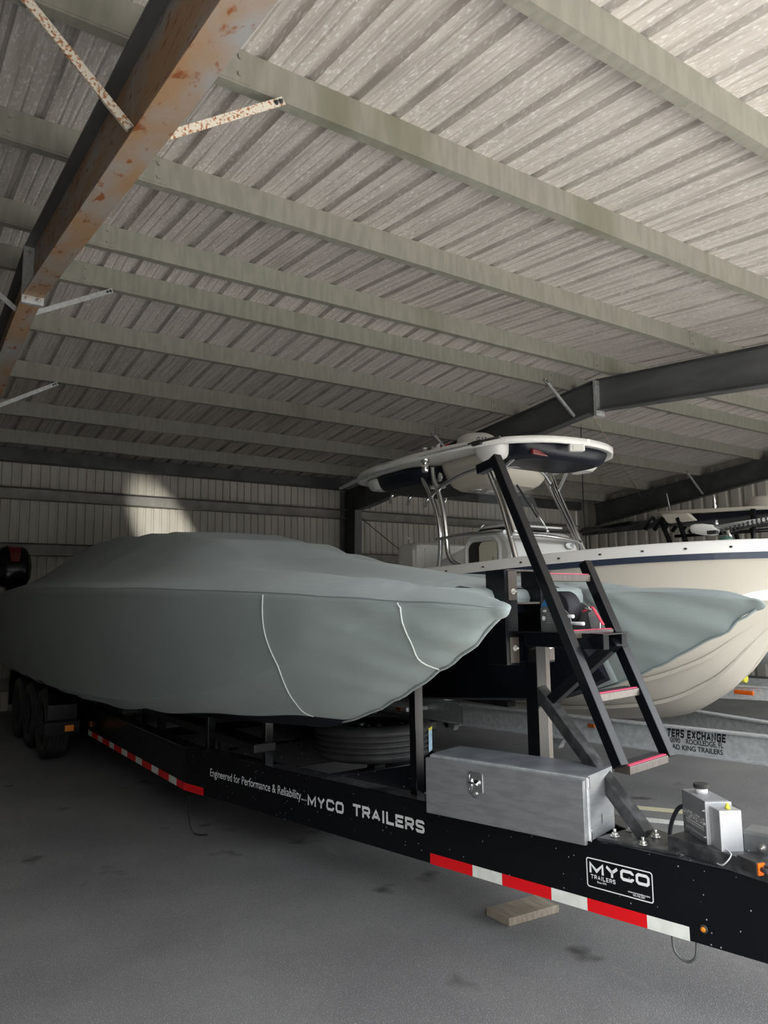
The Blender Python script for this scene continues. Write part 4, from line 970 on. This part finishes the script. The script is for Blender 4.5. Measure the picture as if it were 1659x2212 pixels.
# polished pipework, each pipe bent in its own upright plane
def pxy(px, X): return [onx(a, b, X) for a, b in px]
def pipe(px, X, r=.027, n='frame_tube'): return hp(MB().tube(curve(pxy(px, X), 6), r, 12), n, 'polished_tube')
A_ = [(948, 1232), (951, 1190), (950, 1150), (944, 1110), (930, 1068), (912, 1032), (903, 1018)]
B_ = [(992, 1222), (976, 1212), (967, 1190), (963, 1150), (956, 1095), (946, 1058), (937, 1035), (934, 1010)]
C_ = [(1116, 1212), (1100, 1150), (1082, 1085), (1066, 1045), (1052, 1008)]
D_ = [(1113, 1153), (1096, 1100), (1084, 1062), (1074, 1035)]
for px in (A_, B_, C_, D_):
    o = pipe(px, 4.93)
    c = o.copy(); C.objects.link(c) if px in (A_, B_) else None
    if px in (A_, B_):
        c.data = o.data.copy()
        for v in c.data.vertices: v.co.x = 2*TXC-v.co.x
        c.data.flip_normals()
    else: bpy.data.objects.remove(c)
pipe([(1188, 1022), (1214, 1085), (1240, 1142), (1264, 1196)], 6.05); pipe([(1178, 1038), (1197, 1070), (1226, 1128), (1250, 1175)], 6.0, .024)
pipe([(1206, 1060), (1218, 1035), (1232, 1003)], 6.05, .02); pipe([(1066, 1048), (1085, 1015), (1112, 988)], 4.95, .02); pipe([(946, 1055), (932, 1072), (928, 1074)], 4.93, .02)
pipe([(944, 1166), (1000, 1156), (1090, 1149)], 4.93, .022, 'grab_rail'); pipe([(930, 1072), (958, 1048), (1000, 1022), (1045, 1006)], 4.93, .024)
hp(MB().tube(curve([onx(1103, 1156, 4.93), ony(1150, 1156, 5.12), ony(1200, 1161, 5.12), onx(1252, 1171, 6.0)], 6), .022, 10), 'grab_rail', 'polished_tube')
hp(MB().tube(curve([onx(1078, 1040, 4.95), onx(1098, 1008, 5.05), ony(1150, 1011, 5.4), ony(1172, 1020, 5.45), onx(1190, 1045, 6.0)], 6), .022, 10), 'hoop', 'polished_tube')
# clear windshield and wiper
rings = []
for z, y, hwid in ((2.39, 5.40, .44), (2.55, 5.45, .43), (2.70, 5.50, .40), (2.80, 5.54, .35), (2.86, 5.57, .27), (2.885, 5.585, .16)):
    rings.append([V(5.47+hwid*math.sin(a), y+.30*(1-math.cos(a))*hwid/.44, z) for a in [(-1.35+2.7*k/20) for k in range(21)]])
MB().loft(rings, False).build('windshield', 'clear_acrylic', wb)
wp = pxy([(1183, 1148), (1148, 1090)], 5.45); MB().tube([ony(1183, 1146, 5.25), ony(1148, 1088, 5.38)], .008, 6).build('wiper_arm', 'chrome', wb); MB().tube([ony(1116, 1047, 5.45), ony(1161, 1118, 5.33)], .010, 6).build('wiper_blade', 'rubber', wb)
q_ = ony(1181, 1147, 5.22); MB().lathe([(.02, -.02), (.02, .02)], q_, 12, axis='X').build('wiper_pivot', 'chrome', wb)
# radar dome with lettering
RC = V(5.46, 6.15, 3.19)
rdo = hp(MB().lathe([(.17, .03), (.21, .035), (.225, .07), (.222, .20), (.205, .255), (.15, .285), (.08, .295), (0.001, .297)], RC, 36), 'radar_dome', 'gelcoat_white')
hp(MB().lathe([(.10, -.06), (.12, .03)], RC, 20), 'radar_mount', 'gelcoat_white')
me_dir = (V(0, 0, 0)-V(RC.x, RC.y, 0)).normalized(); ang0 = math.atan2(me_dir.y, me_dir.x)
for i, ch in enumerate('GARMIN'):
    a = ang0 + .10 + i*.20; p = V(RC.x+.2265*math.cos(a), RC.y+.2265*math.sin(a), RC.z+.165); tdir = V(-math.sin(a), math.cos(a), 0)
    lettering(ch, p - tdir*.018, tdir, (0, 0, 1), .036 if ch != 'I' else .008, .05, 'letter_black', rdo, .01)
# outrigger poles along the port side of the top, antenna base
def rod(px, X, r, m, n='outrigger_pole'): return hp(MB().tube(curve(pxy(px, X), 4), r, 8), n, m)
rod([(1030, 957), (960, 973), (890, 990), (815, 1004)], 4.50, .010, 'galvanised'); rod([(905, 984), (860, 1006), (790, 1030), (735, 1055)], 4.55, .022, 'galvanised'); rod([(1080, 944), (1030, 955), (1012, 960)], 4.5, .012, 'dark_steel')
p = onx(918, 1000, 4.62); hp(MB().lathe([(.028, -.10), (.036, -.09), (.036, -.03), (.02, 0), (.045, .01), (.045, .06), (.018, .09), (.018, .14), (.03, .145), (.03, .16)], p, 16), 'outrigger_base', 'chrome')
hp(MB().box(onx(1030, 957, 4.5), (.03, .12, .04)), 'outrigger_clip', 'rubber')
p = onx(950, 980, 4.66); fl_ = hp(MB().loft([[V(p.x, p.y-.12+k*.04, p.z+.0+.02*math.sin(k*2)), V(p.x+.02, p.y-.12+k*.04, p.z+.07+.02*math.sin(k*2+1))] for k in range(4)], False), 'folded_flag', 'strap_red', solid=.02)
hp(MB().loft([[V(p.x-.01, p.y+k*.04, p.z+.01+.02*math.sin(k*3)), V(p.x+.0, p.y+k*.04, p.z+.09+.02*math.sin(k*2+1))] for k in range(4)], False), 'flag_fold', 'letter_white', fl_, solid=.02)
# trolling motor stowed on the bow
tm = thing('trolling_motor', (WX, 3.3, 2.2), 'white and grey trolling motor stowed over the bow of the white boat', 'motor')
h0_ = onx(1492, 1142, WX+.05); h1_ = onx(1550, 1146, WX+.05); s0 = onx(1538, 1141, WX+.05); s1_ = onx(1680, 1119, WX+.05)
ax = (h1_-h0_); mb = MB(); rings = []
for t, r in ((0, .012), (.04, .03), (.2, .042), (.5, .048), (.8, .045), (1, .034), (1.03, .02)):
    c_ = h0_+ax*t; rings.append([c_+V(.03*math.cos(a)*r/.04, 0, 0)+V(0, 0, 1)*math.sin(a)*r for a in [k*math.pi/9 for k in range(18)]])
mb.loft(rings, True, True).build('head_cover', 'gelcoat_white', tm)
MB().tube([s0, s1_], .020, 10).build('shaft', 'galvanised', tm)
hx = []
L0 = onx(1558, 1150, WX+.02); L1 = onx(1690, 1112, WX+.02)
for k in range(140):
    t = k/139; a = k*.62; hx.append(L0.lerp(L1, t)+V(.02*math.cos(a), 0, .022*math.sin(a)))
MB().tube(hx, .006, 6).build('coiled_cord', 'rubber', tm)
MB().box(onx(1540, 1150, WX+.03), (.05, .08, .03)).build('clamp', 'rubber', tm, bevel=.005)
b0 = onx(1580, 1166, WX-.2); MB().tube([b0, onx(1571, 1146, WX-.2)], .014, 8).build('support_post', 'chrome', tm)
nl = thing('nav_light', onx(1568, 1168, WX-.25), 'small green navigation light dome on the bow of the white boat', 'light')
mat('green_glass', (.03, .10, .07), .15); MB().lathe([(.05, -.01), (.048, .012), (.03, .032), (.001, .038)], nl.location, 20).build('dome', 'green_glass', nl)

# galvanised trailer under the white boat
gt = thing('galvanised_trailer', (WX, 6.5, .55), 'galvanised boat trailer with black lettering under the white boat', 'trailer')
GZ0, GZ1 = .45, .65
n0 = onz(1000, 1520, GZ1); e0 = onz(1659, 1590, GZ1)
gK = V(4.72, 5.62, 0); gE = V(5.45, 1.9, 0)
def gbeam(a, b, name='side_beam'):
    a = Vector(a); b = Vector(b); up = V(0, 0, 1); d = (b-a).normalized(); sd = V(-d.y, d.x, 0)
    mb = MB(); mb.beam(a+V(0, 0, GZ1-.006), b+V(0, 0, GZ1-.006), .09, .012); mb.beam(a+V(0, 0, GZ0+.006), b+V(0, 0, GZ0+.006), .09, .012); mb.beam(a+V(0, 0, (GZ0+GZ1)/2), b+V(0, 0, (GZ0+GZ1)/2), .010, GZ1-GZ0-.02)
    return mb.build(name, 'galvanised', gt)
gbeam(gK, gE, 'tongue_beam'); gbeam((2*WX-gK.x, gK.y, 0), (2*WX-gE.x+.04, gE.y, 0), 'tongue_beam')
gbeam(gK, (gK.x, 11.5, 0)); gbeam((2*WX-gK.x, gK.y, 0), (2*WX-gK.x, 11.5, 0))
for Y in (5.9, 7.5, 9.2): MB().beam((gK.x, Y, .43), (2*WX-gK.x, Y, .43), .1, .06).build('crossmember', 'galvanised', gt)
for s in (-1, 1):
    MB().box((WX+s*.5, 8, .66), (.1, 5.5, .05)).build('bunk', 'rubber', gt)
    for Y in (8.3, 9.2):
        wh = bpy.data.objects.new('wheel', None); C.objects.link(wh); wh.location = (WX+s*1.08, Y, .34); wh.parent = gt; wh.matrix_parent_inverse = Matrix.Translation(-gt.location)
        k0 = set(C.objects); wheel(0, 0, 0, .34, .2, 'X', wh)
        for o in set(C.objects)-k0: o.matrix_parent_inverse = Matrix.Identity(4)
gd = (gE-gK).normalized(); gn = V(gd.y, -gd.x, 0); gn = gn if gn.x < 0 else -gn
def gp(px, py, o=.006): 
    d = ray(px, py); oo = V(0, 0, H); t = gn.dot(gK+gn*o-oo)/gn.dot(d); return oo+d*t
ba = gp(1411, 1578); bb = gp(1567, 1598); ba.z = .566; block_letters('BOATERS EXCHANGE', ba, gd, (0, 0, 1), (V(bb.x, bb.y, 0)-V(ba.x, ba.y, 0)).length, .062, 'letter_black', gt, .24, .26, .62, slant=.15)
for txt, px0, px1, py, h in (('321-638-0090    ROCKLEDGE, FL', 1411, 1563, 1598, .036), ('BY ROAD KING TRAILERS', 1418, 1562, 1611, .036)):
    a = gp(px0, py); b = gp(px1, py+(px1-px0)*.125); z = {.068: .565}.get(h, .527 if 'ROCK' in txt else .478)
    a.z = z; lettering(txt, a, gd, (0, 0, 1), (V(b.x, b.y, 0)-V(a.x, a.y, 0)).length, h, 'letter_black', gt, .018)
for px in ((1278), ):
    p = gp(px, 1570, .03); MB().box((p.x, p.y, .585), (.02, .07, .03)).build('marker_light', 'dim_amber', gt, bevel=.004)
for px, py in ((975, 1555), (1200, 1590)):
    p = onx(px, py, 4.75 if px < 1000 else 4.95); MB().loft([[p+V(-.03, -.12*s, z) , p+V(.03, -.12*s, z), p+V(.03, .12*s, z), p+V(-.03, .12*s, z)] for z, s in ((.0, 1), (-.06, .6), (-.09, .5))], True, True, smooth=False).build('bunk_clamp', 'galvanised', gt)
mt = onx(870, 1525, 4.6); MB().box((mt.x, mt.y, mt.z), (.3, .55, .045)).build('fender_step', 'galvanised', gt, bevel=.01)
MB().box((mt.x-.16, mt.y-.15, mt.z), (.01, .08, .03)).build('marker_light', 'dim_amber', gt)

# ---------------------------------------------------------------- far boat with tower
FX = 9.6
fb_ = thing('far_boat', (FX, 7, .7), 'light grey fishing boat with a dark tower behind the white boat at the right edge', 'boat')
hw3 = [(a+1.6, b) for a, b in hw]; zk3 = [(3.9, 1.75), (4.2, 1.5), (4.6, 1.2), (4.9, .95), (5.2, .80), (5.8, .74), (7, .66), (12, .62)]
wc3 = [(a+1.5, b) for a, b in wc2]; zc3 = [(3.9, 1.75), (4.5, 1.4), (5.5, 1.05), (7, .95), (12, .92)]
MB().loft(hull_rings(FX, hw3, zk3, wc3, zc3, 1.72, 4.02, 11.5), False, True).build('hull', 'hull_grey', fb_)
tp_ = bpy.data.objects.new('tower_top', None); C.objects.link(tp_); tp_.location = (FX, 6, 2.8); tp_.parent = fb_; tp_.matrix_parent_inverse = Matrix.Translation(-fb_.location)
def tpb(mb, n, m, **k):
    o = mb.build(n, m, None, **k); o.parent = tp_; o.matrix_parent_inverse = Matrix.Translation(-tp_.location); return o
TX = 9.3
def tz(Y): return 2.80 - .0*(Y-6)
rings = []
for Y, hf in ((4.15, .3), (4.2, .6), (4.35, .78), (4.8, .85), (5.7, .85), (6.05, .78), (6.2, .6)):
    z = 2.66 + .065*(Y-4.5)
    rings.append([V(TX+u*hf, Y, z+.05*(1-u*u)+.02) for u in (-1, -.6, 0, .6, 1)] + [V(TX+u*hf, Y, z-.02) for u in (1, .6, 0, -.6, -1)])
tpb(MB().loft(rings, True, True), 'top_shell', 'gelcoat_cream')
tpb(MB().box((TX, 5.15, 2.64), (1.5, 1.6, .10)), 'canvas_bag', 'canvas_navy', bevel=.04)
tpb(MB().prism([(5.85, 2.60), (5.95, 2.74), (5.55, 2.71), (5.45, 2.60)], 'X', TX-.86, TX-.78), 'side_pod', 'gelcoat_cream', bevel=.02)
tpb(MB().lathe([(.20, 0), (.21, .04), (.19, .16), (.15, .19), (.001, .2)], (onx(1648, 1095, TX+.2).x, onx(1648, 1095, TX+.2).y, 2.74), 28), 'radar_dome', 'gelcoat_cream')
p = onx(1545, 1110, TX-.6); tpb(MB().lathe([(.012, -.16), (.035, -.12), (.02, -.09), (.035, -.05), (.02, -.02), (.03, .04), (.018, .07), (.026, .10), (.014, .13), (.02, .16), (.01, .2), (.014, .23), (.002, .25)], p, 14), 'light_mast', 'chrome')
for s in (-1, 1):
    for y0, y1 in ((4.6, 4.4), (4.8, 4.7), (5.5, 5.7), (5.7, 5.95)):
        tpb(MB().tube([(TX+s*.75, y0, 1.8), (TX+s*.85, y1, 2.66)], .03, 10), 'tower_leg', 'black_paint')
    for z in (2.1, 2.4): tpb(MB().tube([(TX+s*.78, 4.5, z), (TX+s*.78, 5.8, z+.03)], .022, 8), 'tower_rail', 'black_paint')
for k in range(6): tpb(MB().tube([(TX-.75+.2*k, 6.12, 2.72), (TX-.78+.2*k, 6.25, 2.56)], .03, 8), 'rod_holder', 'black_paint')
p = onx(1365, 1098, TX-.9); tpb(MB().tube([onx(1448, 1103, TX-.6), onx(1440, 1066, TX-.6)], .008, 6), 'antenna', 'galvanised')
tpb(MB().tube([onx(1362, 1130, TX-.6), onx(1255, 1148, TX-.0)], .03, 8), 'boom', 'black_paint')
MB().box((FX, 8, 1.76), (1.9, 6.5, .06)).build('deck', 'antiskid_white', fb_)
f3 = thing('aluminium_trailer', (FX, 6.5, .5), 'pale aluminium trailer under the far grey boat at the right edge', 'trailer')
ta = onx(1575, 1483, 8.6); tb_ = onx(1659, 1500, 8.75); dz = (tb_-ta).normalized(); dz.z = 0
for off in (0, 1.6):
    a = V(ta.x+off, ta.y, .50) - dz*3.0; b = V(tb_.x+off*.4, tb_.y, .50)+dz*1.2
    MB().beam(a, b, .08, .16).build('side_beam', 'galvanised', f3, bevel=.004)
MB().beam(V(ta.x-.05, ta.y, .50)-dz*3.0+V(0, 0, .08), V(tb_.x-.05, tb_.y, .58)+dz*1.2, .09, .012).build('top_flange', 'galvanised', f3)
p = onx(1606, 1482, 8.5); MB().box((p.x, p.y, .52), (.03, .24, .05)).build('marker_light', 'orange_lens', f3, bevel=.01)
p = onx(1612, 1466, 8.9); MB().tube([p, p+V(0, .15, 0)], .05, 12).build('keel_roller', 'yellow_tape', f3)
for s in (0, 1.5):
    MB().lathe([(.2, -.1), (.34, -.1), (.34, .1), (.2, .1)], (8.7+s, 9.2, .34), 28, axis='X').build('wheel', 'rubber', f3)
# scraps on the floor
for (px, py), lab in (((1415, 1748), 'yellowish strip of paper lying on the floor behind the trailer tongue'), ((1440, 1775), 'white strip of paper lying on the floor beside the trailer tongue'),):
    p = onz(px, py, .003); MB().box(p, (.10, .42, .004), rz=.55).build('paper_strip', 'paper' if 'yellow' in lab else 'sticker_white', label=lab, cat='paper')
